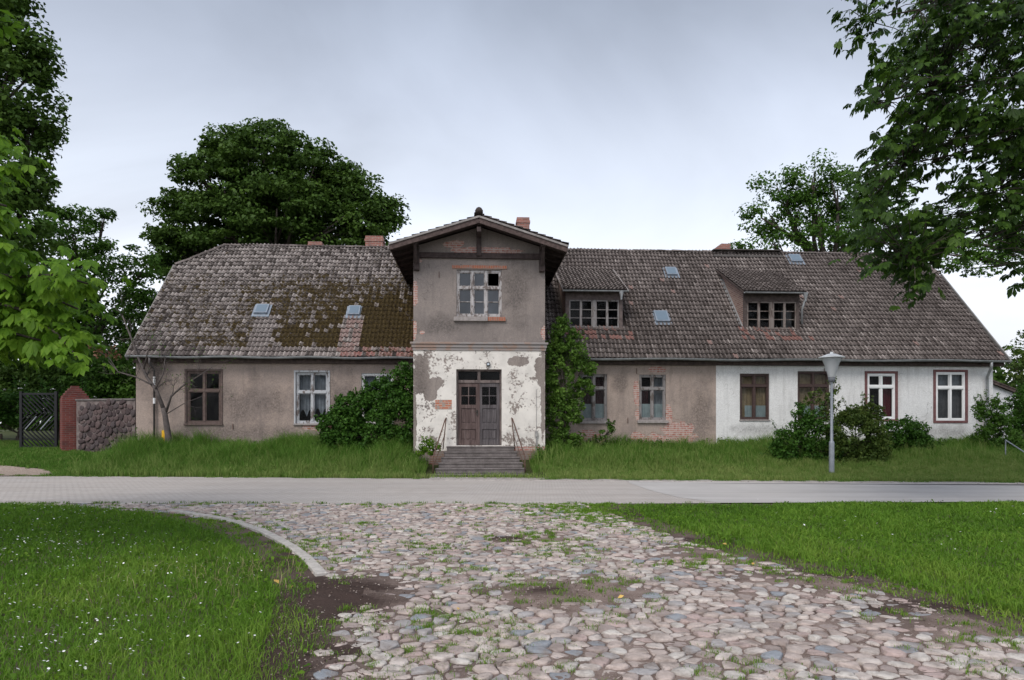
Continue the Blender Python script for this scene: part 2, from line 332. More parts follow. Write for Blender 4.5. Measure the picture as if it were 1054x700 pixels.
# cobbled lane in front
CR = [(600, 521), (640, 534), (700, 556), (750, 571), (850, 596), (950, 626), (1054, 657), (1160, 690), (1400, 770)]
CL = [(420, 900), (318, 740), (318, 700), (322, 655), (340, 622), (336, 597), (318, 578), (293, 560), (252, 541), (183, 529.5), (120, 525), (20, 521.5)]
cob = [(-12.5, 13.5)]+[(-2, 13.5), (1.5, 13.5)]+[G(*p) for p in CR]+[(5.2, 1.2), (-.9, 1.2)]+[G(*p) for p in CL]
dirt_poly_pad = .55
q = M('dirt', .97, .1); n = q.noise(3, 7, .65); n2 = q.noise(45, 5, .7); sp_ = q.ramp(q.noise(75, 4, .8), [(.56, 0.), (.64, .8)])
dc = q.mix(q.math('MULTIPLY', n2, .6), q.ramp(n, [(.36, (.16, .12, .10)), (.5, (.26, .195, .17)), (.68, (.36, .285, .25))]), (.12, .085, .07)); dc = q.mix(sp_, dc, (.42, .36, .32))
md = q.mix(q.math('MULTIPLY', n2, .5), (.075, .052, .045), (.035, .025, .022))
dirtm = q.fin(q.mix(q.attr(), dc, md), n2, .9, .02)
gx = np.arange(-13, 13.0, .06); gy = np.arange(1.0, 13.56, .06); X, Y = np.meshgrid(gx, gy)
def cobh(x, y):   # dirt surface: hollows and raised, mud-covered patches
    base = (vnoise(x, y, .9, 21)-.5)*.04+(vnoise(x, y, 6, 31)-.5)*.02
    for (px, py, r, h) in ((345, 612, .5, .07), (295, 660, .5, .03), (560, 612, .42, .035), (620, 608, .4, .02), (860, 596, .6, .024), (720, 571, .6, .02), (980, 640, .5, .02), (520, 556, .22, .03), (560, 555, .3, .02)):
        cx_, cy_ = G(px, py); base = base+h*np.exp(-((x-cx_)**2+(y-cy_)**2)/r**2)
    mud = np.clip(1-np.hypot((x-G(348, 614)[0])/.62, (y-G(348, 614)[1])/.62), 0, 1)
    return base+.009+mud*(np.sin((x*.5+y)*30+vnoise(x, y, 3, 8)*5)*.028+(vnoise(x, y, 8, 5)-.5)*.09)
Z = cobh(X, Y)
nx, ny = len(gx), len(gy); idx = np.arange(nx*ny).reshape(ny, nx)
F = np.stack([idx[:-1, :-1], idx[:-1, 1:], idx[1:, 1:], idx[1:, :-1]], -1).reshape(-1, 4)
fx, fy = X.ravel()[F].mean(1), Y.ravel()[F].mean(1); wob = (vnoise(fx, fy, 2.5, 8)-.5)*.35
keep = np.zeros(len(F), bool)
Z = np.where(Y > 13.3, np.minimum(Z, .003), Z)
F = F[(fx > -12.6) | (wob > 0)]; fx, fy = X.ravel()[F].mean(1), Y.ravel()[F].mean(1); mt = np.clip((vnoise(fx, fy, 1.9, 301)-.62)*4, 0, .6)
for px, py, rx, ry, a_ in ((348, 614, .6, .75, 1.4), (300, 655, .5, .8, .8), (310, 690, .4, .4, .7), (560, 612, .22, .16, 1.2), (518, 556, .25, .2, 1.2), (840, 592, 1.2, .3, .7), (960, 628, .9, .3, .8), (720, 563, .9, .4, .6), (290, 578, .3, .8, .7), (620, 527, 1.2, .5, .6)):
    cx_, cy_ = G(px, py); mt = mt+a_*np.exp(-((fx-cx_)/rx)**2-((fy-cy_)/ry)**2)*(.2+1.5*vnoise(fx, fy, 4, 305))
lawn_in = ~inpoly(fx, fy, cob); mt = np.clip(mt+lawn_in*.55, 0, 1)
o = np_mesh('dirt', np.stack([X, Y, Z], -1).reshape(-1, 3), F.ravel(), np.full(len(F), 4), dirtm, mt, smooth=True); tag(o, kind='structure')

def voronoi_cells(x0, x1, y0, y1, s, jit, test, seed):
    rr = random.Random(seed); nx = int((x1-x0)/s)+3; ny = int((y1-y0)/s)+3; P = {}
    for j in range(ny):
        for i in range(nx): P[i, j] = (x0+(i+.5*(j % 2)-1+jit*(rr.random()-.5))*s, y0+(j-1+jit*(rr.random()-.5))*s)
    out = []
    for (i, j), (cx, cy) in P.items():
        if i in (0, nx-1) or j in (0, ny-1) or not test(cx, cy): continue
        poly = [(cx-s, cy-s), (cx+s, cy-s), (cx+s, cy+s), (cx-s, cy+s)]
        for dj in (-2, -1, 0, 1, 2):
            for di in (-2, -1, 0, 1, 2):
                o = P.get((i+di, j+dj))
                if (di == 0 and dj == 0) or not o: continue
                mx_, my_ = (cx+o[0])/2, (cy+o[1])/2; ax, ay = o[0]-cx, o[1]-cy; new = []
                for k in range(len(poly)):
                    p, q_ = poly[k], poly[(k+1) % len(poly)]
                    dp = (p[0]-mx_)*ax+(p[1]-my_)*ay; dq = (q_[0]-mx_)*ax+(q_[1]-my_)*ay
                    if dp <= 0: new.append(p)
                    if (dp < 0) != (dq < 0) and dp != dq:
                        t = dp/(dp-dq); new.append((p[0]+(q_[0]-p[0])*t, p[1]+(q_[1]-p[1])*t))
                poly = new
                if len(poly) < 3: break
            if len(poly) < 3: break
        if len(poly) >= 3: out.append((cx, cy, poly))
    return out
def stones(cells, place, gap, hmin, hmax, seed, sink=.04, flat=.85, rough=.13, it=2, maxn=12):
    rr = random.Random(seed); V = []; L = []; C = []; T = []
    for cx, cy, poly in cells:
        cx = sum(p[0] for p in poly)/len(poly); cy = sum(p[1] for p in poly)/len(poly)
        sz = max(math.hypot(p[0]-cx, p[1]-cy) for p in poly); sh = max(.3, 1-gap*(.5+1.1*rr.random()+(1.6 if rr.random() < .10 else 0))/sz)
        pl = [((p[0]-cx)*sh, (p[1]-cy)*sh) for p in poly]
        for _ in range(it):
            nw = []
            for k in range(len(pl)):
                p, q_ = pl[k], pl[(k+1) % len(pl)]
                nw += [(p[0]*.75+q_[0]*.25, p[1]*.75+q_[1]*.25), (p[0]*.25+q_[0]*.75, p[1]*.25+q_[1]*.75)]
            pl = nw
            if len(pl) > maxn: break
        h = hmin+(hmax-hmin)*rr.random()**(1.3); tx, ty = (rr.random()-.5)*.13, (rr.random()-.5)*.13; n = len(pl); b = len(V)
        ro = rough*sz
        for sc, zz in ((1.04, -sink), (1.0, h*.45), (.93, h*.85), (flat*.82, h*1.0), (.4, h*1.03)):
            for p in pl: j = 1+(rr.random()-.5)*rough; x, y = p[0]*sc*j, p[1]*sc*j; V.append(place(cx+x, cy+y, zz+x*tx+y*ty+(rr.random()-.5)*ro*.25, cx, cy))
        V.append(place(cx, cy, h*1.07, cx, cy)); t = rr.random()
        for r_ in range(4):
            for k in range(n): a = b+r_*n+k; c = b+r_*n+(k+1) % n; L += [a, c, c+n, a+n]; C.append(4); T.append(t)
        for k in range(n): L += [b+4*n+k, b+4*n+(k+1) % n, b+5*n]; C.append(3); T.append(t)
    return V, L, C, T
q = M('cobble', .75, .3); t = q.attr(); n = q.noise(7, 6, .65); n2 = q.noise(60, 4, .6)
cc = q.ramp(t, [(0, (.56, .46, .415)), (.18, (.66, .58, .53)), (.34, (.40, .32, .295)), (.48, (.61, .51, .46)), (.60, (.42, .40, .40)), (.70, (.53, .40, .37)), (.80, (.66, .61, .56)), (.93, (.28, .31, .35)), (1, (.42, .31, .28))], 'CONSTANT')
cc = q.mix(q.math('MULTIPLY', q.ramp(n, [(.42, 0.), (.66, 1.)]), .75), cc, (.20, .155, .13))
cc = q.mix(q.math('MULTIPLY', n2, .35), cc, (.30, .27, .25))
cobm = q.fin(cc, q.math('ADD', n2, q.math('MULTIPLY', q.noise(18, 5, .7), 3.)), .8, .010)
def ctest(x, y): return bool(inpoly(np.array([x]), np.array([y]), cob)[0]) and not (np.hypot((x-G(347, 611)[0])/.42, (y-G(347, 611)[1])/.48) < 1)
KX, KY = 1.10, .98
cells = voronoi_cells(-13/KX, 7.5/KX, 1.2/KY, 13.5/KY, .126, 1.0, lambda x, y: ctest(x*KX, y*KY), 4)
cells = [(a*KX, b*KY, [(p[0]*KX, p[1]*KY) for p in c]) for a, b, c in cells]
def cplace(x, y, z, cx, cy): return (x, y, z+.006+.55*float((vnoise(cx, cy, .9, 21)-.5)*.05))
V, L, C, T = stones(cells, cplace, .0135, .005, .028, 5, sink=.05, flat=1.0, rough=.24, it=1)
o = np_mesh('cobblestones', V, L, C, cobm, T, smooth=True); tag(o, kind='structure')
# curved stone kerb on the left
ks = [G(*p) for p in ((175, 527), (230, 535), (270, 548), (300, 564), (322, 582), (331, 594))]
mb = MB(); dense = []
for i in range(len(ks)-1):
    for j in range(8): t = j/8; dense.append(Vector((ks[i][0]*(1-t)+ks[i+1][0]*t, ks[i][1]*(1-t)+ks[i+1][1]*t, 0)))
dense.append(Vector((*ks[-1], 0)))
for _ in range(4): dense = [dense[0]]+[(dense[i-1]+dense[i]*2+dense[i+1])/4 for i in range(1, len(dense)-1)]+[dense[-1]]
acc = 0; st = dense[0]
for i in range(1, len(dense)):
    acc += (dense[i]-dense[i-1]).length
    if acc > .75 or i == len(dense)-1:
        d = (dense[i]-st).normalized()*.006; mb.bar(st+d+Vector((0, 0, -.005)), dense[i]-d+Vector((0, 0, -.005)), .12, .10); st = dense[i]; acc = 0
tag(mb.build('kerb', simple('kerb_stone', (.44, .41, .38), .8, .25, 12, .4), bevel=.008), kind='structure')

# ------------------------------------------------------------------ the old house
house = empty('old_house', (OX, OY, 0), HA)
tag(house, 'long abandoned rendered house with pantile roof, gabled entrance tower and white painted right end', 'house')
VW, VE, ZE, TAN, VR = 2.0, 1.6, 3.9, 1.061, 6.4
def zroof(v): return ZE+TAN*(v-VE) if v <= VR else ZE+TAN*(2*VR-VE-v)
UL = H(140, 400, VW)[0]; UR = H(1022, 400, VW)[0]; UVL, UVR = UL-.12, UR+.32
UWHITE = H(737, 400, VW)[0]
ZR = zroof(VR); Z0 = .25
def px_roof(px, py):
    k = (HY-py)/FPX/(cA-(px-CX)/FPX*sA); v = ((OY*cA-OX*sA)*k-(ZE-EYE-TAN*VE))/(TAN-k); u, z = H(px, py, v); return u, v, z

def wallmesh(mb, u0, u1, z0, z1, vf, th, holes, rev=True):
    us = sorted({u0, u1, *[h[0] for h in holes], *[h[1] for h in holes]}); zs = sorted({z0, z1, *[h[2] for h in holes], *[h[3] for h in holes]})
    us = [x for x in us if u0 <= x <= u1]
    for i in range(len(us)-1):
        for j in range(len(zs)-1):
            uc, zc = (us[i]+us[i+1])/2, (zs[j]+zs[j+1])/2
            if any(h[0] < uc < h[1] and h[2] < zc < h[3] for h in holes): continue
            a, b, c, d = us[i], us[i+1], zs[j], zs[j+1]
            mb.quad((a, vf, c), (b, vf, c), (b, vf, d), (a, vf, d)); mb.quad((b, vf+th, c), (a, vf+th, c), (a, vf+th, d), (b, vf+th, d))
    for a, b, c, d in [h[:4] for h in holes]:
        if not (u0 <= a and b <= u1): continue
        mb.quad((a, vf, c), (a, vf, d), (a, vf+th, d), (a, vf+th, c)); mb.quad((b, vf, d), (b, vf, c), (b, vf+th, c), (b, vf+th, d))
        mb.quad((a, vf, d), (b, vf, d), (b, vf+th, d), (a, vf+th, d)); mb.quad((b, vf, c), (a, vf, c), (a, vf+th, c), (b, vf+th, c))
    mb.quad((u0, vf, z0), (u0, vf, z1), (u0, vf+th, z1), (u0, vf+th, z0)); mb.quad((u1, vf, z1), (u1, vf, z0), (u1, vf+th, z0), (u1, vf+th, z1))
    mb.quad((u0, vf, z1), (u1, vf, z1), (u1, vf+th, z1), (u0, vf+th, z1))
def rect(px0, py0, px1, py1, v):
    u0, z1 = H(px0, py0, v); u1, z0 = H(px1, py1, v); return (u0, u1, z0, z1)
WIN = [  # px0, py0, px1, py1, transom py, style, curtain
    (192, 381.5, 227.5, 436, 402, 'brown', 'none', 'weathered brown wooden window with bare dark panes'),
    (304.5, 383, 338, 436, 403.5, 'pale', 'lace', 'flaking pale window hung with grey lace curtain'),
    (372, 384, 405, 437, 404, 'white', 'lace', 'white window almost covered by the big bush'),
    (597.5, 385, 625, 433, 399.5, 'grey', 'half', 'grey window partly behind the tall shrub'),
    (658, 385.5, 685.5, 432.5, 400, 'grey', 'half', 'grey window ringed by exposed brick'),
    (761.5, 384.5, 792, 432, 397, 'darkbrown', 'tan', 'dark brown window with tan curtains'),
    (821, 382, 854, 432, 397, 'darkbrown', 'tan', 'dark brown window behind the lamp side shrub'),
    (890, 382, 924, 434, 398, 'cased', 'red', 'white window in red casing with dark red curtain'),
    (960.5, 380.5, 996, 435.5, 399, 'cased', 'grey', 'white window in red casing at far right end')]
holes = []
for w in WIN:
    holes.append(rect(w[0], w[1], w[2], w[3], VW))
BR = lambda px, py, rx, ry, v=VW: (*H(px, py, v), rx*Hd(px, v)/FPX, ry*Hd(px, v)/FPX)
m_plL = plaster('plaster_left', (.41, .325, .275), (.35, .285, .25), (.225, .185, .17), stain_at=[BR(256, 415, 38, 20), BR(350, 412, 18, 24), BR(240, 445, 60, 8), BR(160, 380, 12, 40)], bricks=[BR(330, 440, 20, 3)])
m_plM = plaster('plaster_middle', (.44, .35, .30), (.38, .31, .27), (.25, .205, .185),
    bricks=[BR(655.5, 405, 3.4, 13), BR(656, 427, 2.5, 6), BR(676, 380.5, 10, 3), BR(688, 428, 4, 13), BR(698, 448, 19, 15), BR(678, 455, 24, 9), BR(655, 450, 6, 6), BR(605, 451, 17, 8)], stain_at=[BR(720, 430, 14, 30), BR(640, 395, 6, 10)])
m_plW = plaster('plaster_white', (.79, .79, .785), (.73, .73, .73), (.56, .55, .54), stain_at=[BR(783, 442, 22, 5), BR(975, 445, 25, 5), BR(1010, 430, 6, 25), BR(880, 457, 200, 4)])
for nm, a, b, mt, lb in (('wall', UL, H(425, 0, VW)[0]+.3, m_plL, 'stained beige rendered wall of the left wing'), ('wall', H(561, 0, VW)[0]-.3, UWHITE, m_plM, 'beige rendered wall with patches of bare brick'), ('wall', UWHITE, UR, m_plW, 'white painted wall of the right end')):
    mb = MB(); wallmesh(mb, a, b, Z0+.42, ZE-.02, VW, .38, [h for h in holes if a <= h[0] and h[1] <= b]); tag(mb.build(nm, mt, house), lb)
q = M('gable_plaster', .9); gmat = q.fin(q.ramp(q.noise(1.5, 6), [(.35, (.25, .21, .18)), (.65, (.36, .30, .26))]), q.noise(30, 4), .4, .01)
# end gables and back wall
mb = MB(); VB = 2*VR-VW; VH = 5.4; ZH = zroof(VH)
for u, th in ((UL, .35), (UR-.35, .35)):
    prof = [(VW+.38, Z0), (VB, Z0), (VB, zroof(VB)-.1), (2*VR-VH, ZH-.12), (VH, ZH-.12), (VW+.38, zroof(VW+.38)-.1)]
    for uu, rv in ((u, 1), (u+th, -1)): mb.quad(*[(uu, v, z) for v, z in prof[::rv]])
mb.box(UL, UR, VB-.3, VB, Z0, ZE)
tag(mb.build('wall', gmat, house), 'end gables and back wall')
q = M('plinth', .9); bc, bf = q.brick(c1=(.20, .10, .075), c2=(.25, .14, .10), mo=(.25, .22, .2)); plm = q.fin(q.mix(q.ramp(q.noise(3, 6), [(.38, 0.), (.55, .9)]), bc, (.22, .185, .165)), bf, -.5, .01)
mb = MB(); mb.box(UL, -2.25, VW-.03, VW+.3, Z0-.3, Z0+.42); mb.box(2.25, UR, VW-.03, VW+.3, Z0-.3, Z0+.42); mb.build('plinth', plm, house)
# inside: floor, ceiling, cross walls keep the rooms dark
dk = simple('room_paint', (.025, .02, .018), .9, .2)
mb = MB(); mb.box(UL+.36, UR-.36, VW+.4, VB-.32, .7, .75); mb.box(UL+.36, UR-.36, VW+.4, VB-.32, ZE-.25, ZE-.15)
for u in (H(265, 0, VW)[0], -2.35, 2.35, H(715, 0, VW)[0], H(870, 0, VW)[0], H(940, 0, VW)[0]): mb.box(u, u+.1, VW+.4, VB-.32, .76, ZE-.26)
mb.box(-2.1, 2.1, .4, 4, 4.05, 4.1); mb.box(-2.1, 2.1, 3.3, 3.4, .76, 7.3)
mb.build('room_shell', dk, house)

# windows
fr = {'brown': simple('frame_brown', (.115, .082, .072), .7, .35, 14, .5), 'pale': flaky('frame_pale', (.42, .43, .45), (.16, .13, .12), .57),
      'white': flaky('frame_white', (.62, .62, .62), (.4, .38, .36), .66), 'grey': flaky('frame_grey', (.24, .225, .225), (.12, .10, .09), .56), 'darkbrown': simple('frame_darkbrown', (.065, .04, .036), .6, .3, 14, .5),
      'cased': simple('frame_plastic', (.78, .78, .78), .4, .04, 3, .05)}
casing = simple('casing_red', (.16, .075, .075), .75, .3, 14, .5)
casing_grey = simple('casing_grey', (.30, .27, .26), .85, .25, 10, .5)
g = M('window_glass', .06, .5); g.b.inputs['Base Color'].default_value = (.02, .022, .025, 1)
tn = g.t.nodes.new('ShaderNodeBsdfTransparent'); tn.inputs[0].default_value = (.82, .85, .85, 1); ms = g.t.nodes.new('ShaderNodeMixShader'); 
nn = g.ramp(g.noise(3, 5, .6), [(.3, .60), (.7, .80)]); g.t.links.new(nn, ms.inputs[0]); g.t.links.new(g.b.outputs[0], ms.inputs[1]); g.t.links.new(tn.outputs[0], ms.inputs[2]); g.t.links.new(ms.outputs[0], g.t.nodes['Material Output'].inputs[0])
g.fin(g.ramp(g.noise(2, 5), [(.35, (.002, .002, .003)), (.7, (.010, .011, .012))]), g.noise(1.5, 2), .06, .02)
g.b.inputs['Specular IOR Level'].default_value = .28; GLASS = g.m
gd = M('dusty_glass', .35, .5); GLASSD = gd.fin(gd.ramp(gd.noise(1.6, 5), [(.35, (.014, .018, .024)), (.7, (.038, .044, .055))]), gd.noise(2, 3), .06, .02, rough=.22)
CUR = {'lace': simple('lace', (.30, .32, .36), .9, .25, 5, .3), 'half': simple('cloth_pale', (.42, .50, .52), .9, .1), 'tan': simple('cloth_tan', (.40, .30, .19), .9, .2, 9, .3), 'red': simple('cloth_red', (.14, .012, .025), .9, .2), 'grey': simple('cloth_grey', (.13, .13, .14), .9, .2), 'maroon': simple('cloth_maroon', (.09, .03, .035), .9, .3)}
def curtain(u0, u1, z0, z1, v, mat, parent, amp=.025, name='curtain', sag=0):
    n = 40; V = []; F = []
    for i in range(n+1):
        t = i/n; u = u0+(u1-u0)*t; w = math.sin(t*(u1-u0)*52+1.3*math.sin(t*9))*amp
        V += [(u, v+w, z0+sag*abs(math.sin(t*6))), (u, v+w*.6, z1)]
    for i in range(n): F.append((2*i, 2*i+2, 2*i+3, 2*i+1))
    mb = MB(); mb.v = V; mb.f = F; mb.a = [0]*n; return mb.build(name, mat, parent, smooth=True)
def window(u0, u1, z0, z1, zt, style, cur, label, v, cols=2, casew=.0, bars=0):
    fm = fr[style]; mb = MB(); fv = v+.05
    if style == 'cased': c = .10; fv = v-.0; u0, u1, z0, z1 = u0+c, u1-c, z0+c*.9, z1-c*.9
    fw = .075 if style != 'cased' else .07; d0, d1 = fv, fv+.08
    mb.box(u0, u1, d0, d1, z1-fw, z1); mb.box(u0, u1, d0, d1, z0, z0+fw); mb.box(u0, u0+fw, d0, d1, z0+fw, z1-fw); mb.box(u1-fw, u1, d0, d1, z0+fw, z1-fw)
    mb.box(u0+fw, u1-fw, d0-.02, d1, zt-.045, zt+.045)
    W_ = (u1-u0-2*fw)/cols
    for k in range(1, cols):
        uc = u0+fw+W_*k; mb.box(uc-.04, uc+.04, d0-.012, d1-.002, z0+fw, zt-.045); mb.box(uc-.035, uc+.035, d0-.012, d1-.002, zt+.045, z1-fw)
    for k in range(cols):   # sash edges
        a, b = u0+fw+W_*k+(.04 if k else 0), u0+fw+W_*(k+1)-(.04 if k < cols-1 else 0)
        for c, d in ((z0+fw, zt-.045), (zt+.045, z1-fw)):
            s = .028; mb.box(a, b, d0+.018, d1-.02, c, c+s); mb.box(a, b, d0+.018, d1-.02, d-s, d); mb.box(a, a+s, d0+.018, d1-.02, c+s, d-s); mb.box(b-s, b, d0+.018, d1-.02, c+s, d-s)
        if bars: zm = (z0+fw+zt-.045)/2; mb.box(a+.028, b-.028, d0+.02, d1-.02, zm-.012, zm+.012)
    o = mb.build('window', fm, house, bevel=.004); tag(o, label)
    p = MB(); cells_ = []
    for k in range(cols):
        for j, (c, d) in enumerate(((z0+fw, zt), (zt, z1-fw))):
            if label.startswith('tower') and k == cols-1 and j == 1: continue
            a, b = u0+fw+W_*k, u0+fw+W_*(k+1); p.quad((a+.01, fv+.05, c), (b-.01, fv+.05+random.uniform(-.004, .004), c), (b-.01, fv+.05+random.uniform(-.004, .004), d), (a+.01, fv+.05, d))
    p.build('pane', GLASSD if style == 'tower' or label.startswith('tower') else GLASS, o)
    if style == 'cased':
        c = .10; cb = MB(); a, b, e, f = u0-c, u1+c, z0-c*.9, z1+c*.9
        cb.box(a, b, v-.025, v+.08, z1+.001, f); cb.box(a, b, v-.025, v+.08, e, z0-.001); cb.box(a, u0-.001, v-.025, v+.08, z0, z1); cb.box(u1+.001, b, v-.025, v+.08, z0, z1); cb.build('casing', casing, o, bevel=.006)
    elif style in ('brown', 'pale'):
        cb = MB(); c = .06; cb.box(u0-c, u1+c, v-.035, v+.05, z1-.01, z1+c); cb.box(u0-c, u0-.002, v-.03, v+.05, z0, z1-.011); cb.box(u1+.002, u1+c, v-.03, v+.05, z0, z1-.011); cb.build('casing', fm, o, bevel=.006)
    sb = MB(); ex = .08 if style != 'cased' else .1
    if style in ('grey',): sb.box(u0-ex, u1+ex, v-.09, v+.048, z0-.11, z0-.002)
    elif style in ('brown', 'pale', 'white'): sb.box(u0-ex, u1+ex, v-.07, v+.048, z0-.06, z0-.002)
    elif style == 'darkbrown': sb.box(u0-.02, u1+.02, v-.04, v+.048, z0-.05, z0-.002)
    if sb.v: sb.build('sill', fr['brown'] if style == 'brown' else casing_grey, o, bevel=.008)
    cv = fv+.2
    if cur == 'lace':
        um = (u0+u1)/2; curtain(u0+.02, u1-.02, zt+.02, z1, cv, CUR['lace'], o)
        for a, b, sg in ((u0+.05, um, .25), (um, u1-.03, .3)): curtain(a, b, z0+.25, zt-.03, cv, CUR['lace'], o, sag=sg)
    elif cur == 'half': curtain(u0+.02, u1-.02, z0, z0+(zt-z0)*.52, cv-.07, CUR['half'], o, .008); curtain((u0+u1)/2+.02, u1, z0, z1, cv+.1, CUR['lace' if 'ringed' in label else 'maroon'], o); curtain(u0, (u0+u1)/2-.05, z0, z1-.5, cv+.22, CUR['maroon'], o)
    elif cur == 'tan': curtain(u0, u1, z0, z1, cv, CUR['tan'], o, .02); curtain(u0+.25, u1-.02, z0, z0+(zt-z0)*.42, cv-.08, CUR['half'], o, .006)
    elif cur == 'red': curtain((u0+u1)/2+.02, u1, z0, z1, cv, CUR['red'], o)
    elif cur == 'grey': curtain(u0, u1, z0, zt, cv, CUR['grey'], o, .015); curtain(u0, u1, zt, z1, cv, CUR['lace'], o, .015)
    return o
for w, h in zip(WIN, holes): window(h[0], h[1], h[2], h[3], H(w[0], w[4], VW)[1], w[5], w[6], w[7], VW)

# eaves: fascia, gutter, downpipe
zinc = simple('zinc', (.30, .31, .32), .5, .25, 4, .1, .5, .4); old_wood = simple('eaves_board', (.075, .055, .05), .85, .4, 8, .5)
for a, b in ((UVL, -2.24), (2.24, UVR)):
    mb = MB(); mb.box(a+.1, b, VW-.16, VW-.002, ZE-.16, ZE+.12); mb.box(a, b, VE+.02, VW-.16, ZE+.0, ZE+.03); mb.build('eaves_board', old_wood, house)
    mb = MB(); N = 24; sag = [(.0+.035*math.sin(i*.9+a)*.5) for i in range(N+1)]
    for i in range(N):
        for k in range(6):
            t0, t1 = math.pi*k/6, math.pi*(k+1)/6; f = lambda i_, t: (a+(b-a)*i_/N, VE-.07-.07*math.cos(t), ZE+.045-.075*math.sin(t)+sag[i_])
            mb.quad(f(i, t0), f(i+1, t0), f(i+1, t1), f(i, t1))
    tag(mb.build('gutter', zinc, house, smooth=True), 'half round zinc eaves gutter')
ud = H(1013, 0, VW-.1)[0]
mb = MB(); mb.tube([(ud, VE-.06, ZE), (ud, VE-.06, ZE-.22), (ud+.12, VW-.1, ZE-.55), (ud+.14, VW-.1, ZE-1.4), (ud+.1, VW-.1, ZE-1.9), (ud+.08, VW-.1, .6)], [.05]*6, 10)
tag(mb.build('downpipe', zinc, house, smooth=True), 'grey zinc downpipe at the right corner')
mb = MB(); up = H(159, 0, VW-.08)[0]
mb.tube([(up, VE-.06, ZE), (up, VE-.06, ZE-.2), (up, VW-.1, ZE-.4), (up, VW-.1, .5)], [.035]*4, 8)
tag(mb.build('downpipe', simple('pipe_dark', (.10, .09, .09), .6), house, smooth=True), 'thin dark pipe at the left corner')
for a, b in ((3.25, 2.95), (2.5, 2.3)): mb = MB(); mb.tube([(up, VW-.1, a), (up, VW-.1, b)], [.042]*2, 8); mb.build('pipe_sleeve', fr['cased'], house)

# roof tiles --------------------------------------------------------
q = M('roof_tile', .85, .2); t = q.attr(); t2 = q.attr('tint2'); n = q.noise(9, 6, .65); n2 = q.noise(70, 4)
tcol = q.ramp(t, [(0, (.018, .014, .013)), (.06, (.055, .044, .04)), (.25, (.074, .061, .057)), (.5, (.140, .116, .109)), (.75, (.235, .200, .188)), (.9, (.38, .335, .315)), (.94, (.20, .105, .09)), (1, (.27, .115, .10))])  # first stop is the row shadow painted onto the tile lips
tcol = q.mix(q.math('MULTIPLY', q.math('MULTIPLY', q.ramp(q.noise(16, 6, .7), [(.50, 0.), (.60, 1.)]), .65), q.math('MULTIPLY', q.math('MULTIPLY', t, 3., True), q.math('ADD', q.math('MULTIPLY', t2, 4., True), .30), True)), tcol, (.42, .385, .36))
tcol = q.mix(q.math('MULTIPLY', q.ramp(q.noise(22, 5, .7), [(.5, 0.), (.68, 1.)]), .5), tcol, (.055, .045, .04))
mo = q.ramp(q.math('MULTIPLY', q.math('ADD', q.math('MULTIPLY', q.noise(7, 7, .72), 1.5), t2), .5), [(.63, 0.), (.69, 1.)])
mcol = q.ramp(q.noise(14, 5), [(.35, (.020, .013, .006)), (.60, (.062, .043, .015)), (.72, (.12, .088, .03))])
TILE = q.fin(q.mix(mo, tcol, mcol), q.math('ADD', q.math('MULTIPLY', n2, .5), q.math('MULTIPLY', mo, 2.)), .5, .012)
def tiles(name, org, ud, sd, length, slope, keep, cfun, parent, w=.152, e=.262, seed=1, label=None):
    """rows of pantiles: ud along the eave, sd up the slope (unit vectors)"""
    org, ud, sd = Vector(org), Vector(ud).normalized(), Vector(sd).normalized(); nd = ud.cross(sd).normalized()
    if nd.z < 0: nd = -nd
    rr = random.Random(seed); V = []; L = []; C = []; T = []; T2 = []; ns = 6
    prof = [(0, .026), (.13, .046), (.3, .034), (.5, .004), (.72, -.006), (.9, .006), (1.02, .020)]
    cols = int(length/w); rows = int(slope/e)+1
    for r in range(rows):
        wr = rr.uniform(-.01, .01)
        for c in range(cols):
            uc, sc = (c+.5)*w, (r+.5)*e
            if sc-e*.3 > slope or not keep(uc, sc): continue
            du = rr.gauss(0, .004); ds = rr.gauss(0, .008)+wr; lift = abs(rr.gauss(0, .006)); tl = rr.gauss(0, .006); b = len(V)
            waver = .012*math.sin(uc*.9+r*.2)+.01*math.sin(uc*2.3+1)
            for s_, h_ in ((0, -.02), (.001, .042+lift), (e+.05, .004)):
                for k, (pu, ph) in enumerate(prof):
                    p = org+ud*(c*w+pu*w+du)+sd*(r*e+s_+ds)+nd*(ph+h_+tl*(pu-.5)+waver)
                    V.append((p.x, p.y, p.z))
            for i in range(2):
                for k in range(ns): a = b+i*(ns+1)+k; L += [a, a+1, a+ns+2, a+ns+1]; C.append(4)
            t, m_ = cfun(uc, sc, rr); T += [0]*ns+[min(t, 1) if t >= .92 else max(.04, min(.9, t+q_)) for q_ in (.12, .04, -.10, -.26, -.26, -.08)]; T2 += [m_]*(2*ns)  # front lip faces painted near black as row shadow; pan valleys darker
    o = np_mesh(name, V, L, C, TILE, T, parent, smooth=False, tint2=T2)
    if label: o['label'] = label
    return o
sl = math.hypot(1, TAN); SL = (VR-VE)*sl
DOR = [dict(u0=H(582, 0, 2.75)[0], u1=H(641, 0, 2.75)[0]), dict(u0=H(766, 0, 2.75)[0], u1=H(823, 0, 2.75)[0])]
VF, ZDE, DS = 2.75, 6.55, .5
for d in DOR: d['r0'] = d['u0']-.12; d['r1'] = d['u1']+.16
ZTA, TS, THW = 8.25, .318, 2.83
URIDL = H(232, 254, VR)[0]; URIDR = H(937, 262, VR)[0]
def main_keep(uc, sc):
    u = UVL+uc; v = VE+sc/sl; z = zroof(v)
    if v > VH:
        k = (v-VH)/(VR-VH)
        if u < UVL+(URIDL-UVL)*k or u > UVR-(UVR-URIDR)*k: return False
    if abs(u) < 2.12 and z < ZTA-TS*abs(u)-.05: return False
    for d in DOR:
        if d['r0']+.05 < u < d['r1']-.05 and v > VF+.1 and z < ZDE+DS*(v-2.5)-.05: return False
    return True
pk = [px_roof(*p) for p in ((345, 363), (425, 363))]
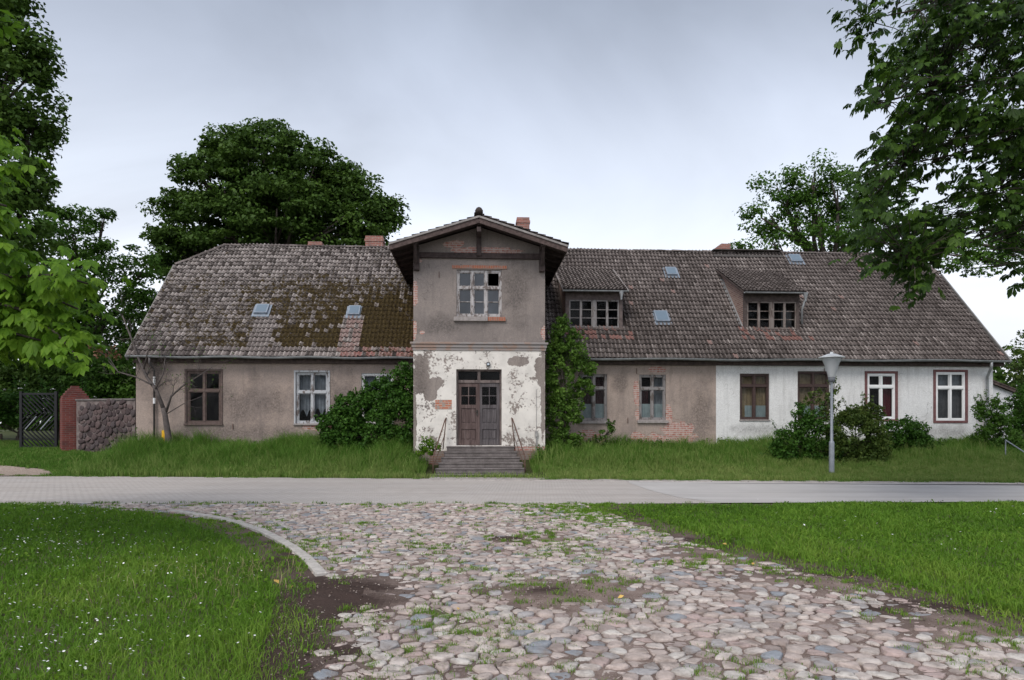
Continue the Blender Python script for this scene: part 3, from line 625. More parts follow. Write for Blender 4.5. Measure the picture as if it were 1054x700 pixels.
sk1 = px_roof(270, 340); sk2 = px_roof(363, 345)
def main_col(uc, sc, rr):
    u = UVL+uc; v = VE+sc/sl; n = float(vnoise(u, sc, .35, 44)); t = .38+rr.gauss(0, .14)+(n-.5)*.45; m_ = 0; red = False
    if u < -2:  # mossy left wing
        t = .56+rr.gauss(0, .24)+(n-.5)*.4
        q1 = (u+11.5)/9.3; q2 = 1.05-sc/4.6; m_ = .42+.52*max(0, min(1, q1))*max(0, min(1, q2+.25))*(1.15 if q2 > .1 else .8)+.24*(float(vnoise(u+.45*sc, sc-.4*u, 1.1, 91))-.5)+rr.gauss(0, .05)
        if u > -4.3 and sc < 3.9-.6*abs(u+3): m_ += .14
        if sc > 5: m_ -= .08
        if m_ > .6 and rr.random() < .12: m_ -= .35; t = max(t, .6)
        if sc < .55: m_ -= .6
        if sc < .55 and pk[0][0] < u and rr.random() < .65: t = .93+rr.random()*.07; red = True
        for skp in (sk1, sk2):
            if abs(u-skp[0]-.0) < .38 and sc < (px_roof(365, 326)[1]-VE)*sl and sc > .2: m_ -= .5; t = .7+rr.gauss(0, .06); red = red or (skp is sk2 and rr.random() < .5); t = .93 if red else t
        t = t if red else min(t, .88)
    else:
        t = .47+rr.gauss(0, .10)+(n-.5)*.45
        if rr.random() < .006: t = .93; red = True
        for d in DOR:
            if d['u0']-.2 < u < d['u1']+.3 and VF-.35 < v < VF+.1 and rr.random() < .45: t = .95; red = True
        t = t if red else min(max(t, .05), .88)
        if u > 2.2 and u < 2.9: m_ = .3
    return max(0, min(1, t)), m_
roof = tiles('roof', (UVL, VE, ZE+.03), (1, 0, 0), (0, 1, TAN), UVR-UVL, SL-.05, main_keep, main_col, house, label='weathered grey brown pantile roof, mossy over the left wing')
# boarding under the tiles, back slope and half hips
under = simple('roof_underlay', (.05, .04, .036), .9); backt = simple('back_tiles', (.16, .13, .12), .9, .3, 7, .5)
mb = MB(); c = -.03
def ub(u0, u1): mb.quad((u0, VE+.02, ZE+c), (u1, VE+.02, ZE+c), (u1, VH, ZH+c), (u0, VH, ZH+c))
segs = sorted([(-2.1, 2.1)]+[(d['u0']+.05, d['u1']-.05) for d in DOR]); cur_u = UVL+.03
for a, b in segs+[(UVR-.03, None)]:
    ub(cur_u, a)
    if b is not None: cur_u = b
mb.quad((UVL+.03, VH, ZH+c), (-2.1, VH, ZH+c), (-2.1, VR, ZR+c), (URIDL, VR, ZR+c)); mb.quad((2.1, VH, ZH+c), (UVR-.03, VH, ZH+c), (URIDR, VR, ZR+c), (2.1, VR, ZR+c)); mb.quad((-2.1, VH, ZH+c), (2.1, VH, ZH+c), (2.1, VR, ZR+c), (-2.1, VR, ZR+c))
mb.build('roof_boarding', under, roof)
mb = MB(); mb.quad((UVL, 2*VR-VE, ZE), (UVL, 2*VR-VH, ZH), (URIDL, VR, ZR), (URIDR, VR, ZR), (UVR, 2*VR-VH, ZH), (UVR, 2*VR-VE, ZE)); mb.build('roof_back', backt, roof)
def hip(ua, ub_, sg, seed):
    ln = math.hypot(ub_-ua, ZR-ZH); n = int(ln/.26); mb = MB(); w2 = (VR-VH)
    for r in range(n):
        t0, t1 = r/n, (r+1)/n+.04
        for k in range(14):
            y0, y1 = -1+2*k/14, -1+2*(k+1)/14
            f = lambda t, y, l: (ua+(ub_-ua)*t, VR+y*w2*(1-min(t, 1)), ZH+(ZR-ZH)*t+l)
            mb.quad(f(t0, y0, .045), f(t0, y1, .045), f(t1, y1, .015), f(t1, y0, .015), a=.45+random.gauss(0, .12))
    return mb.build('roof_hip', TILE, roof)
hip(UVL, URIDL, 1, 3); hip(UVR, URIDR, -1, 4)
def ridge_run(name, p, q_, parent, r=.11, step=.33, mat=TILE):
    p, q_ = Vector(p), Vector(q_); L_ = (q_-p).length; n = max(1, int(L_/step)); mb = MB(); d = (q_-p)/L_; s = d.cross(Vector((0, 0, 1))).normalized(); up_ = s.cross(d)
    for k in range(n):
        a = p+d*(k*L_/n); b = p+d*((k+1)*L_/n+.03); tt = .35+random.gauss(0, .15); dz = random.gauss(0, .008)
        for j in range(6):
            g0, g1 = math.pi*j/6, math.pi*(j+1)/6
            f = lambda c_, g, rr_: c_+s*math.cos(g)*rr_+up_*(math.sin(g)*rr_*.75-.02+dz)
            mb.quad(f(a, g0, r*1.08), f(a, g1, r*1.08), f(b, g1, r*.95), f(b, g0, r*.95), a=max(0, tt))
    return mb.build(name, mat, parent)
ridge_run('roof_ridge', (URIDL, VR, ZR+.05), (URIDR, VR, ZR+.05), roof)
ridge_run('roof_ridge', (UVL, VH, ZH+.05), (URIDL, VR, ZR+.05), roof); ridge_run('roof_ridge', (UVR, VH, ZH+.05), (URIDR, VR, ZR+.05), roof)
# verge boards at both ends
vgm = simple('verge_grey', (.20, .19, .18), .8)
for u in (UVL-.02, UVR+.02):
    for va, vb_ in ((VE, VH), (2*VR-VE, 2*VR-VH)): mb = MB(); mb.bar((u, va, ZE-.03), (u, vb_, ZH-.03), .05, .2); mb.build('verge_board', vgm, roof)
# dark sheet strip below the ridge on the right part
a, b = H(735, 260, VR-.35)[0], H(806, 260, VR-.35)[0]
mb = MB(); mb.bar((a, VR-.3, ZR-.18), (b, VR-.3, ZR-.18), .10, .09); mb.bar((a, VR-.14, ZR+.10), (b, VR-.14, ZR+.10), .3, .03); mb.build('ridge_board', simple('ridge_board', (.10, .09, .085), .8), roof)
# skylights
hs = simple('hatch_metal', (.26, .30, .35), .45, .2, 10, .1, .5, .5); hg = M('hatch_glass', .15, .6); hgm = hg.fin((.12, .17, .22), rough=.45)
for i, (px, py, w_, h_) in enumerate(((270, 321, 13, 9), (365, 322.5, 12, 9), (690.5, 282, 11, 7), (680.5, 328.5, 14, 11), (818, 268.5, 12, 8))):
    u, v, z = px_roof(px, py); hw = w_*Hd(px, v)/FPX/2; hl = .26 if h_ < 10 else .32
    ob = empty('skylight_seat', (u, v, z+.07), 0, house); bpy.data.objects.remove(ob)
    d = Vector((0, 1, TAN)).normalized(); nrm = Vector((0, -TAN, 1)).normalized(); c0 = Vector((u, v, z+.04)); mb = MB()
    P = lambda a_, s_, n_: tuple(c0+Vector((a_, 0, 0))+d*s_+nrm*n_)
    def slab(mb, a0, a1, s0, s1, n0, n1):
        q8 = [P(a_, s_, n_) for n_ in (n0, n1) for s_ in (s0, s1) for a_ in (a0, a1)]
        for f in ((0, 2, 3, 1), (4, 5, 7, 6), (0, 1, 5, 4), (1, 3, 7, 5), (3, 2, 6, 7), (2, 0, 4, 6)): mb.quad(*[q8[k] for k in f])
    slab(mb, -hw, hw, -hl, hl, 0, .13); slab(mb, -hw-.08, hw+.08, -hl-.14, hl+.06, -.01, .045)
    o = mb.build('skylight', hs, house, bevel=.02); tag(o, ('pale blue roof hatch over the left wing, left of two', 'pale blue roof hatch in the moss', 'small grey roof hatch high between the dormers', 'grey roof hatch low between the dormers', 'grey roof hatch right of the right dormer')[i])
    mb = MB(); mb.quad(P(-hw+.05, -hl+.05, .134), P(hw-.05, -hl+.05, .134), P(hw-.05, hl-.05, .134), P(-hw+.05, hl-.05, .134)); mb.build('pane', hgm, o)
# chimneys
q = M('chimney_brick', .9); bc, bf = q.brick(c1=(.25, .09, .07), c2=(.33, .13, .10), mo=(.3, .25, .22)); chm = q.fin(q.mix(q.ramp(q.noise(4, 5), [(.45, 0.), (.7, .7)]), bc, (.16, .1, .09)), bf, -.5, .01)
for px0, px1, pyt, v, sn, lb in ((317, 331, 248.5, 7.0, 0, 'small brick chimney, half hidden by the ridge'), (376, 394, 242.5, 6.7, 0, 'square brick chimney over the left wing'), (532, 545, 223.5, 6.5, 0, 'tall red chimney behind the tower roof'), (733, 752, 250.5, 7.0, 1, 'red chimney with slanted top over the right wing')):
    u0, zt = H(px0, pyt, v); u1 = H(px1, pyt, v)[0]; dd = .5; mb = MB()
    mb.box(u0, u1, v, v+dd, 8.0, zt-.3*sn)
    if not sn: mb.box(u0-.03, u1+.03, v-.03, v+dd+.03, zt-.24, zt-.14)
    if sn:
        z0_ = zt-.3; um = u0+(u1-u0)*.5
        for vv in (v, v+dd): mb.quad(*[(a_, vv, b_) for a_, b_ in ((u0, z0_), (u1, z0_), (u1, zt), (um, zt))])
        mb.quad((u0, v, z0_), (um, v, zt), (um, v+dd, zt), (u0, v+dd, z0_)); mb.quad((um, v, zt), (u1, v, zt), (u1, v+dd, zt), (um, v+dd, zt)); mb.quad((u1, v, z0_), (u1, v+dd, z0_), (u1, v+dd, zt), (u1, v, zt))
    tag(mb.build('chimney', chm, house), lb)

# dormers -----------------------------------------------------------
chk = M('cheek_brick', .9); bx = chk.t.nodes.new('ShaderNodeCombineXYZ'); xx = chk.xyz(); chk.t.links.new(xx[1], bx.inputs[0]); chk.t.links.new(xx[2], bx.inputs[1])
bc, bf = chk.brick(vec=bx.outputs[0], c1=(.20, .10, .08), c2=(.30, .19, .15), mo=(.32, .28, .25)); CHK = chk.fin(bc, bf, -.5, .01)
for i, d in enumerate(DOR):
    a, b = d['u0'], d['u1']; zb = zroof(VF)-.05
    dm = MB(); fz = ZDE-.1
    # front wall frame timbers (head, posts, sill board)
    dm.box(a, b, VF, VF+.12, fz-.2, fz+.12); wz1 = fz-.2; wz0 = zb+.14; pw = .14 if i == 0 else .12
    dm.box(a, a+pw, VF, VF+.12, wz0, wz1); dm.box(b-pw, b, VF, VF+.12, wz0, wz1); dm.box(a-.02, b+.02, VF-.05, VF+.12, zb-.05, wz0)
    do = tag(dm.build('dormer', simple('dormer_wood', (.115, .09, .085), .8, .35, 9, .5) if i == 0 else simple('dormer_wood_dark', (.085, .065, .06), .8, .35, 9, .5), house, bevel=.006), ('wide shed dormer beside the tower', 'wide shed dormer with bare brick cheek on the right wing')[i])
    vb = 5.3
    for u in (a+.002, b-.002):
        ck = MB(); ck.quad((u, VF+.121, zroof(VF+.1)-.1), (u, vb, zroof(vb)-.1), (u, 5.3, ZDE+DS*(5.3-2.5)-.06), (u, VF+.121, ZDE+DS*(VF+.1-2.5)-.06))
        ck.build('cheek', CHK, do)
    rm = MB(); rm.quad((a, VF+.2, zb), (b, VF+.2, zb), (b, 4.6, zb), (a, 4.6, zb)); rm.quad((a, 4.6, zb), (b, 4.6, zb), (b, 4.6, 7.4), (a, 4.6, 7.4)); rm.build('dormer_room', dk, do)
    r0, r1 = d['r0'], d['r1']; ds = math.hypot(1, DS)
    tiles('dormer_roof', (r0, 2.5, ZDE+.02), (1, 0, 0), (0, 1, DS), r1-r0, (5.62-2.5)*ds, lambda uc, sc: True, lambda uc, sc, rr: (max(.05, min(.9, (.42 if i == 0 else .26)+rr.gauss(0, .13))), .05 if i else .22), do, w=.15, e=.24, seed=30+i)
    bd = MB(); bd.quad((r0+.02, 2.5, ZDE-.04), (r1-.02, 2.5, ZDE-.04), (r1-.02, 5.5, ZDE-.04+DS*3), (r0+.02, 5.5, ZDE-.04+DS*3)); bd.build('roof_boarding', under, do)
    for u in (r0, r1): vg = MB(); vg.bar((u, 2.5, ZDE-.01), (u, 5.35, ZDE-.01+DS*2.85), .035, .07); vg.build('verge_board', casing_grey if i == 0 else old_wood, do)
    gm_ = MB()
    for k in range(6):
        t0, t1 = math.pi*k/6, math.pi*(k+1)/6; f = lambda u, t: (u, 2.44-.05*math.cos(t), ZDE-.055*math.sin(t)+.0)
        gm_.quad(f(r0, t0), f(r1, t0), f(r1, t1), f(r0, t1))
    gm_.build('gutter', zinc, do, smooth=True)
    dp = MB(); ux = b+.03 if i == 0 else b+.08
    dp.lathe((ux if i else b-.12, 2.44, ZDE-.34), [(.035, 0), (.04, .1), (.09, .3), (.09, .32)], 10)
    if i == 1: dp.tube([(ux, 2.5, ZDE-.3), (ux, 2.72, ZDE-.6), (ux, 2.72, ZDE-1.15)], [.035]*3, 8)
    dp.build('downpipe', zinc, do, smooth=True)
    # leaded flashing along left cheek
    if i == 1:
        fl = MB(); fl.bar((a-.06, VF-.05, zroof(VF-.05)+.08), (a-.06, 5.0, zroof(5.0)+.06), .13, .02); fl.build('flashing', zinc, do)
    # casements: two pairs with muntins
    wf = MB(); um = (a+b)/2; gp_ = .10 if i == 0 else .09; FW = .05
    for (x0, x1) in ((a+pw, um-gp_/2), (um+gp_/2, b-pw)):
        wf.box(x0, x1, VF+.02, VF+.09, wz1-.05, wz1); wf.box(x0, x1, VF+.02, VF+.09, wz0, wz0+.05); wf.box(x0, x0+FW, VF+.02, VF+.09, wz0+.05, wz1-.05); wf.box(x1-FW, x1, VF+.02, VF+.09, wz0+.05, wz1-.05)
        xm = (x0+x1)/2; wf.box(xm-.045, xm+.045, VF+.01, VF+.085, wz0+.05, wz1-.05)
        for s0, s1 in ((x0+FW, xm-.045), (xm+.045, x1-FW)):
            for t_ in (1/3, 2/3): zc = wz0+.05+(wz1-wz0-.1)*t_; wf.box(s0, s1, VF+.035, VF+.075, zc-.014, zc+.014)
    wf.box(um-gp_/2, um+gp_/2, VF+.0, VF+.1, wz0, wz1)
    wf.build('window_frame', fr['grey'] if i == 0 else flaky('frame_dull', (.20, .17, .155), (.11, .08, .07), .55), do, bevel=.003)
    pn = MB()
    for x0, x1 in ((a+pw, um), (um, b-pw)): pn.quad((x0, VF+.06, wz0), (x1, VF+.062, wz0), (x1, VF+.058, wz1), (x0, VF+.06, wz1))
    pn.build('pane', GLASS, do)
    if i == 1: cl = curtain(b-pw-.5, b-pw-.1, wz0, wz0+.75, VF+.2, CUR['grey'], do, .01)

# entrance tower ----------------------------------------------------
TU0, TU1 = H(425.5, 0, 0)[0], H(561, 0, 0)[0]; ZC0 = H(493, 361, 0)[1]; ZC1 = H(493, 352.5, 0)[1]
dr = rect(469.6, 380, 516.4, 458.5, 0); tw = rect(470, 277.5, 516.5, 326, 0)
b0 = lambda *a: BR(*a, 0)
m_tlow = plaster('tower_lower', (.33, .28, .25), (.28, .245, .225), (.2, .17, .155), paint=(.74, .70, .65), pscale=1.5, pthr=.455, stain_at=[b0(432, 400, 8, 40)],
    white_blobs=[b0(432, 388, 9, 24), b0(441, 400, 8, 14), b0(426, 430, 3, 40), b0(447, 395, 10, 7), b0(555, 380, 6, 14), b0(535, 372, 10, 5), b0(559, 400, 2.5, 60)], bricks=[b0(540, 462, 30, 2.5)])
m_tup = plaster('tower_upper', (.305, .26, .235), (.255, .22, .205), (.19, .165, .155), bricks=[b0(559.5, 342, 3, 8), b0(427, 302, 3, 12), b0(426.5, 340, 2.5, 9), b0(434.5, 342, 3, 2), b0(500, 258, 38, 3.5), b0(430, 268, 5, 2.5), b0(467, 251, 12, 4)], stain_at=[b0(455, 335, 28, 8), b0(530, 300, 12, 28)])
mb = MB(); wallmesh(mb, TU0, TU1, .3, ZC0, 0, .4, [dr])
for u, th in ((TU0, .35), (TU1-.35, .35)): mb.box(u, u+th, .4, 3.0, .3, ZC0)
tag(mb.build('wall', m_tlow, house), 'lower tower wall with flaking white paint')
mb = MB(); zt_ = ZTA-TS*TU1-.1; wallmesh(mb, TU0, TU1, ZC1, zt_, 0, .4, [tw])
for u, th in ((TU0, .35), (TU1-.35, .35)): mb.box(u, u+th, .401, 5.2, ZC0+.1, zt_)
uc_ = (TU0+TU1)/2
for v_ in (.0, .4): mb.quad((TU0, v_, zt_), (TU1, v_, zt_), (uc_, v_, ZTA-.12))
tag(mb.build('wall', m_tup, house), 'upper tower wall in rough grey render')
cm = M('cornice', .85); cmm = cm.fin(cm.mix(cm.ramp(cm.noise(2.5, 6), [(.5, 0.), (.6, .7)]), (.27, .245, .235), (.30, .19, .14)), cm.noise(40, 4), .4, .006)
mb = MB()
for p0, p1, o_ in ((0, .35, .03), (.35, .75, .06), (.75, 1, .10)):
    mb.box(TU0-o_, TU1+o_, -o_, .35, ZC0+(ZC1-ZC0)*p0, ZC0+(ZC1-ZC0)*p1)
tag(mb.build('cornice', cmm, house, bevel=.008), 'grey string course around the tower')
mb = MB(); mb.box(TU0-.03, TU1+.03, -.03, .3, .2, .70); mb.build('plinth', plm, house)
# tower window with brick lintel and sill
fr['tower'] = flaky('frame_tower', (.42, .40, .40), (.17, .14, .13), .53, 12)
wo_ = window(tw[0], tw[1], tw[2], tw[3], H(493, 296, 0)[1], 'tower', 'none', 'tower window of six sashes with one missing pane', 0, cols=3, bars=1)
q = M('lintel_brick', .9); x_ = q.xyz(); bc, bf = q.brick(c1=(.40, .13, .07), c2=(.30, .10, .06), mo=(.28, .2, .16), bw=.077, rh=.25); lm = q.fin(q.mix(q.ramp(q.noise(5, 5), [(.5, 0.), (.65, .8)]), bc, (.24, .2, .18)), bf, -.6, .01)
r_ = rect(465.5, 273, 522, 277.3, 0); mb = MB(); mb.box(r_[0], r_[1], -.03, .1, r_[2], r_[3]); mb.build('lintel', lm, wo_, bevel=.01)
r_ = rect(467, 326.3, 502, 331, 0); mb = MB(); mb.box(r_[0], r_[1], -.10, .048, r_[2], r_[3]); mb.build('sill', casing_grey, wo_, bevel=.01)
r_ = rect(502.3, 326.3, 520.5, 331, 0); mb = MB(); mb.box(r_[0], r_[1], -.08, .048, r_[2], r_[3]-.01); tag(mb.build('sill', lm, wo_, bevel=.01), 'bare brick end of the sill')
# tower roof
tr_ = MB(); VF0 = -.82; VB0 = 5.75; twood = simple('tower_wood', (.055, .040, .038), .85, .4, 9, .5)
for s_ in (-1, 1):
    tr_.quad((0, VF0, ZTA-.02), (s_*THW, VF0, ZTA-.02-TS*THW), (s_*THW, VB0, ZTA-.02-TS*THW), (0, VB0, ZTA-.02))
    tr_.quad((0, VF0, ZTA-.06), (s_*THW, VF0, ZTA-.06-TS*THW), (s_*THW, VB0, ZTA-.06-TS*THW), (0, VB0, ZTA-.06))
troof = tag(tr_.build('roof', twood, house), 'low pitched tower roof with deep timber overhang')
ts = math.hypot(1, TS)
for s_ in (-1, 1):
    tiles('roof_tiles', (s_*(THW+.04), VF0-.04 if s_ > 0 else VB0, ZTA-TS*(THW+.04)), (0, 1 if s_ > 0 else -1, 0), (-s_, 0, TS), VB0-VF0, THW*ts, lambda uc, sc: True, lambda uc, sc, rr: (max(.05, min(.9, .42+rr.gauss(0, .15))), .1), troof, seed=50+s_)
ridge_run('roof_ridge', (0, VF0-.08, ZTA+.10), (0, VB0, ZTA+.10), troof, .12)
mb = MB(); mb.lathe((0, VF0-.05, ZTA+.06), [(.0, .0), (.12, .02), (.13, .10), (.08, .18), (0, .22)], 12); mb.build('ridge_cap', under, troof, smooth=True)
mb = MB()
for s_ in (-1, 1):
    mb.bar((0, VF0-.03, ZTA-.13), (s_*(THW+.02), VF0-.03, ZTA-.13-TS*(THW+.02)), .05, .20, up=(0, 0, 1))
tag(mb.build('barge_board', simple('barge_wood', (.085, .06, .055), .85, .4, 9, .5), troof, bevel=.006), 'dark front barge boards')
mb = MB()
for s_ in (-1, 1): mb.bar((0, VF0-.075, ZTA-.035), (s_*(THW+.03), VF0-.075, ZTA-.035-TS*(THW+.03)), .04, .06)
mb.build('verge_strip', simple('verge_strip', (.26, .24, .23), .8), troof)
mb = MB()   # purlins and rafters under the overhang
for u in (TU0+.12, TU1-.12, 0): mb.box(u-.07, u+.07, VF0+.02, .0, ZTA-TS*abs(u)-.26, ZTA-TS*abs(u)-.09)
for s_ in (-1, 1):
    for k in range(8):
        v_ = VF0+.25+k*.75; mb.bar((s_*2.2, v_, ZTA-.12-TS*2.2), (s_*(THW-.02), v_, ZTA-.12-TS*(THW-.02)), .09, .1)
    mb.bar((s_*(THW-.0), VF0, ZTA-.12-TS*THW), (s_*(THW-.0), 5.0, ZTA-.12-TS*THW), .04, .15)
mb.build('rafter', twood, troof)
zb_ = H(493, 263, -.1)[1]
mb = MB(); mb.box(TU0+.0, TU1-.0, -.10, -.002, zb_-.09, zb_+.09); mb.build('tie_beam', twood, troof, bevel=.01)
mb = MB(); mb.box(-.08, .08, -.16, -.003, zb_-.02, ZTA-.16); mb.box(-.07, .07, VF0+.0, -.14, ZTA-.5, ZTA-.34); mb.build('king_post', twood, troof, bevel=.01)
for u in (TU0+.11, TU1-.11):
    mb = MB(); mb.box(u-.09, u+.09, -.2, -.003, zb_-.52, zb_+.3); mb.bar((u, -.1, zb_-.4), (u, VF0+.1, zb_+.24), .1, .1); mb.build('bracket', twood, troof, bevel=.01)

# entrance door
dw = M('door_wood', .75); wn = dw.noise(16, 6, .65, dw.map((1, 1, .08))); DOORM = dw.fin(dw.ramp(wn, [(.3, (.055, .035, .032)), (.55, (.115, .080, .075)), (.75, (.19, .15, .14))]), wn, .6, .006)
dw2 = M('door_wood_grey', .75); wn = dw2.noise(16, 6, .65, dw2.map((1, 1, .08), (4, 2, 1))); DOORM2 = dw2.fin(dw2.ramp(wn, [(.3, (.05, .042, .045)), (.55, (.10, .088, .092)), (.75, (.17, .155, .16))]), wn, .6, .006)
u0, u1, z0, z1 = dr; zl1 = H(493, 394, 0)[1]; zl0 = H(493, 391, 0)[1]; fw = .06; DV = .16
mb = MB(); mb.box(u0, u0+fw, DV-.03, DV+.09, z0, z1-fw); mb.box(u1-fw, u1, DV-.03, DV+.09, z0, z1-fw); mb.box(u0, u1, DV-.03, DV+.09, z1-fw, z1); mb.box(u0+fw, u1-fw, DV-.03, DV+.09, zl1, zl0)
um = (u0+u1)/2; mb.box(um-.05, um+.05, DV-.02, DV+.08, zl0, z1-fw)
door = tag(mb.build('entrance_door', flaky('door_frame', (.17, .135, .125), (.11, .085, .08), .5), house, bevel=.005), 'weathered double door with transom light')
mb = MB(); mb.quad((u0+fw, DV+.04, zl0), (u1-fw, DV+.04, zl0), (u1-fw, DV+.04, z1-fw), (u0+fw, DV+.04, z1-fw)); mb.build('transom_pane', GLASS, door)
for sd, (a, b) in enumerate(((u0+fw+.005, um-.004), (um+.004, u1-fw-.005))):
    mb = MB(); st = .10; zz0, zz1 = z0+.01, zl1-.005; gz0, gz1 = H(493, 416.5, 0)[1], H(493, 398, 0)[1]; p1z, p2z = H(493, 437, 0)[1], H(493, 440, 0)[1]
    mb.box(a, a+st, DV, DV+.06, zz0, zz1); mb.box(b-st, b, DV, DV+.06, zz0, zz1)
    for c, d in ((zz0, zz0+.16), (p2z-.06, p1z+.03), (gz0-.12, gz0), (gz1, zz1)): mb.box(a+st, b-st, DV, DV+.06, c, d)
    mb.box(a+st, b-st, DV+.03, DV+.05, zz0+.16, gz0-.12)      # recessed panel boards
    for c, d in ((zz0+.16, p2z-.06), (p1z+.03, gz0-.12)):
        W2 = (b-a-2*st)/3
        for k in range(3): mb.box(a+st+W2*k+.025, a+st+W2*(k+1)-.025, DV+.012, DV+.03, c+.05, d-.05)
    um2 = (a+b)/2; gm2 = (gz0+gz1)/2; mb.box(um2-.014, um2+.014, DV+.01, DV+.05, gz0, gz1); mb.box(a+st, b-st, DV+.012, DV+.048, gm2-.014, gm2+.014)
    if sd == 0: mb.box(b-.02, b+.03, DV-.025, DV-.002, zz0, zz1)
    lf = tag(mb.build('door_leaf', DOORM if sd == 0 else DOORM2, door, bevel=.004), ('brown left door leaf', 'grey weathered right door leaf')[sd])
    mb = MB(); mb.quad((a+st, DV+.035, gz0), (b-st, DV+.035, gz0), (b-st, DV+.035, gz1), (a+st, DV+.035, gz1)); mb.build('door_pane', GLASS, door)
mb = MB(); mb.tube([(um-.06, DV-.03, 2.0), (um-.06, DV-.07, 2.0), (um-.15, DV-.07, 2.0)], [.011]*3, 6); mb.box(um-.085, um-.035, DV-.034, DV-.002, 1.88, 2.06); mb.build('door_handle', simple('iron', (.05, .045, .04), .5, .3), door)
# brick showing where a plate was removed
r_ = rect(448, 411.5, 465, 421.5, 0); q = M('orange_brick', .9); bc, bf = q.brick(c1=(.46, .16, .09), c2=(.38, .12, .07), mo=(.45, .36, .3)); ob_ = q.fin(q.mix(q.ramp(q.noise(7, 5), [(.5, 0.), (.55, 1.)]), bc, (.30, .26, .23)), bf, -.5, .01)
mb = MB(); mb.box(r_[0], r_[1], -.004, .05, r_[2], r_[3]); tag(mb.build('bare_brick_patch', ob_, house), 'square of bare orange brick left of the door')
# wall lamp, meter box
u, z = H(502.5, 375, 0); mb = MB(); mb.box(u-.06, u+.06, -.09, -.002, z-.06, z+.06); wl = tag(mb.build('wall_lamp', simple('lamp_black', (.03, .03, .035), .4), house, bevel=.01), 'small black floodlight over the door')
mb = MB(); mb.box(u-.035, u+.035, -.1, -.088, z-.035, z+.03); mb.build('lamp_glass', simple('lamp_face', (.45, .5, .55), .2), wl)
u, z = H(552, 447, 0); mb = MB(); mb.box(u-.05, u+.05, -.09, -.002, z-.08, z+.1); mb.tube([(u, -.05, z-.08), (u, -.05, .4)], [.02]*2, 8); mb.tube([(u, -.02, z+.1), (u, -.02, z+1.5)], [.008]*2, 6)
tag(mb.build('meter_box', simple('meter_grey', (.28, .27, .26), .6), house, bevel=.008), 'small grey box on a pipe right of the steps')
# steps
q = M('step_stone', .85); n = q.noise(4, 6, .65); STEP = q.fin(q.mix(q.ramp(q.noise(22, 5, .7), [(.5, 0.), (.7, .7)]), q.ramp(n, [(.35, (.115, .10, .095)), (.65, (.20, .175, .17))]), (.07, .062, .058)), q.noise(50, 4), .6, .008)
mb = MB(); ns_ = 6; zt0 = dr[2]-.02; tr = .27
for k in range(ns_):
    z1_ = zt0-k*.163; hw1 = 1.10+.075*k; vf = -.30-tr*k
    if k == 0: vf = -.32
    uo = um+.05
    mb.box(uo-hw1, uo+hw1, vf, 0.0 if k == 0 else -.30-tr*(k-1)+.02 if k > 1 else -.30, z1_-.163 if k < ns_-1 else -.1, z1_)
    mb.box(uo-hw1-.02, uo+hw1+.02, vf-.025, vf+.12, z1_-.045, z1_+.004)
tag(mb.build('steps', STEP, house, bevel=.012), 'six worn stone steps up to the door')
rust = simple('rusty_iron', (.11, .065, .05), .8, .45, 14, .4)
for s_, lb in ((1, 'rusty handrail right of the steps'), (-1, 'rusty handrail left of the steps')):
    mb = MB(); ua = um+s_*1.08; ub2 = um+s_*1.42; zt1 = zt0
    mb.tube([(ua, -.12, zt1+.93), (ua+s_*.02, -.3, zt1+.9), (ub2, -1.55, zt1-.28), (ub2, -1.6, .05)], [.02]*4, 8)
    mb.tube([(ua+s_*.1, -.25, zt1-.1), (ua, -.18, zt1+.93)], [.018]*2, 8)
    mb.tube([(ua+s_*.03, -.25, zt1+.42), (ub2-s_*.02, -1.5, zt1-.55)], [.013]*2, 6)
    mb.tube([(ua, -.12, zt1+.93), (ua, .0, zt1+.93)], [.014]*2, 6)
    tag(mb.build('handrail', rust, house, smooth=True), lb)
for px, py in ((240, 439), (646, 433), (452, 283), (848, 382), (655, 382)):
    v_ = 0 if px == 452 else VW; u, z = H(px, py, v_); mb = MB(); mb.bar((u, v_-.03, z-.1), (u, v_-.03, z+.1), .02, .02); mb.build('wall_anchor', rust, house)

# ------------------------------------------------------------------ street furniture and boundary
lx, ly = Wp(856, 487, 20.1).x, 20.1; lz = float(gz(lx, ly))
t = empty('street_lamp', (lx, ly, lz)); tag(t, 'grey steel street lamp with pale cone shaped shade on the verge', 'street lamp')
steel = simple('lamp_steel', (.26, .28, .31), .5, .15, 5, .1, .5, .3)
zt_ = EYE+(HY-363)*20.1/FPX-lz
mb = MB(); mb.lathe((0, 0, 0), [(.075, -.2), (.075, .95), (.068, 1.0), (.042, 1.03), (.036, zt_-.78)], 16); mb.build('pole', steel, t, smooth=True)
mb = MB(); mb.lathe((0, 0, zt_-.86), [(.05, 0), (.095, .0), (.095, .13), (.08, .14)], 20); mb.build('lamp_socket', simple('lamp_socket', (.16, .17, .19), .5), t, smooth=True)
q = M('lamp_shade', .3, .5); mb = MB(); mb.lathe((0, 0, zt_-.72), [(.10, 0), (.12, .1), (.18, .32), (.275, .555)], 28); mb.build('lamp_shade', q.fin((.62, .64, .66), trans=.35), t, smooth=True)
mb = MB(); mb.lathe((0, 0, zt_-.16), [(.275, 0), (.36, .0), (.36, .025), (.27, .06), (.12, .12), (.05, .125), (.04, .18), (.0, .18)], 28); mb.build('lamp_cap', simple('lamp_cap', (.50, .52, .54), .4), t, smooth=True)

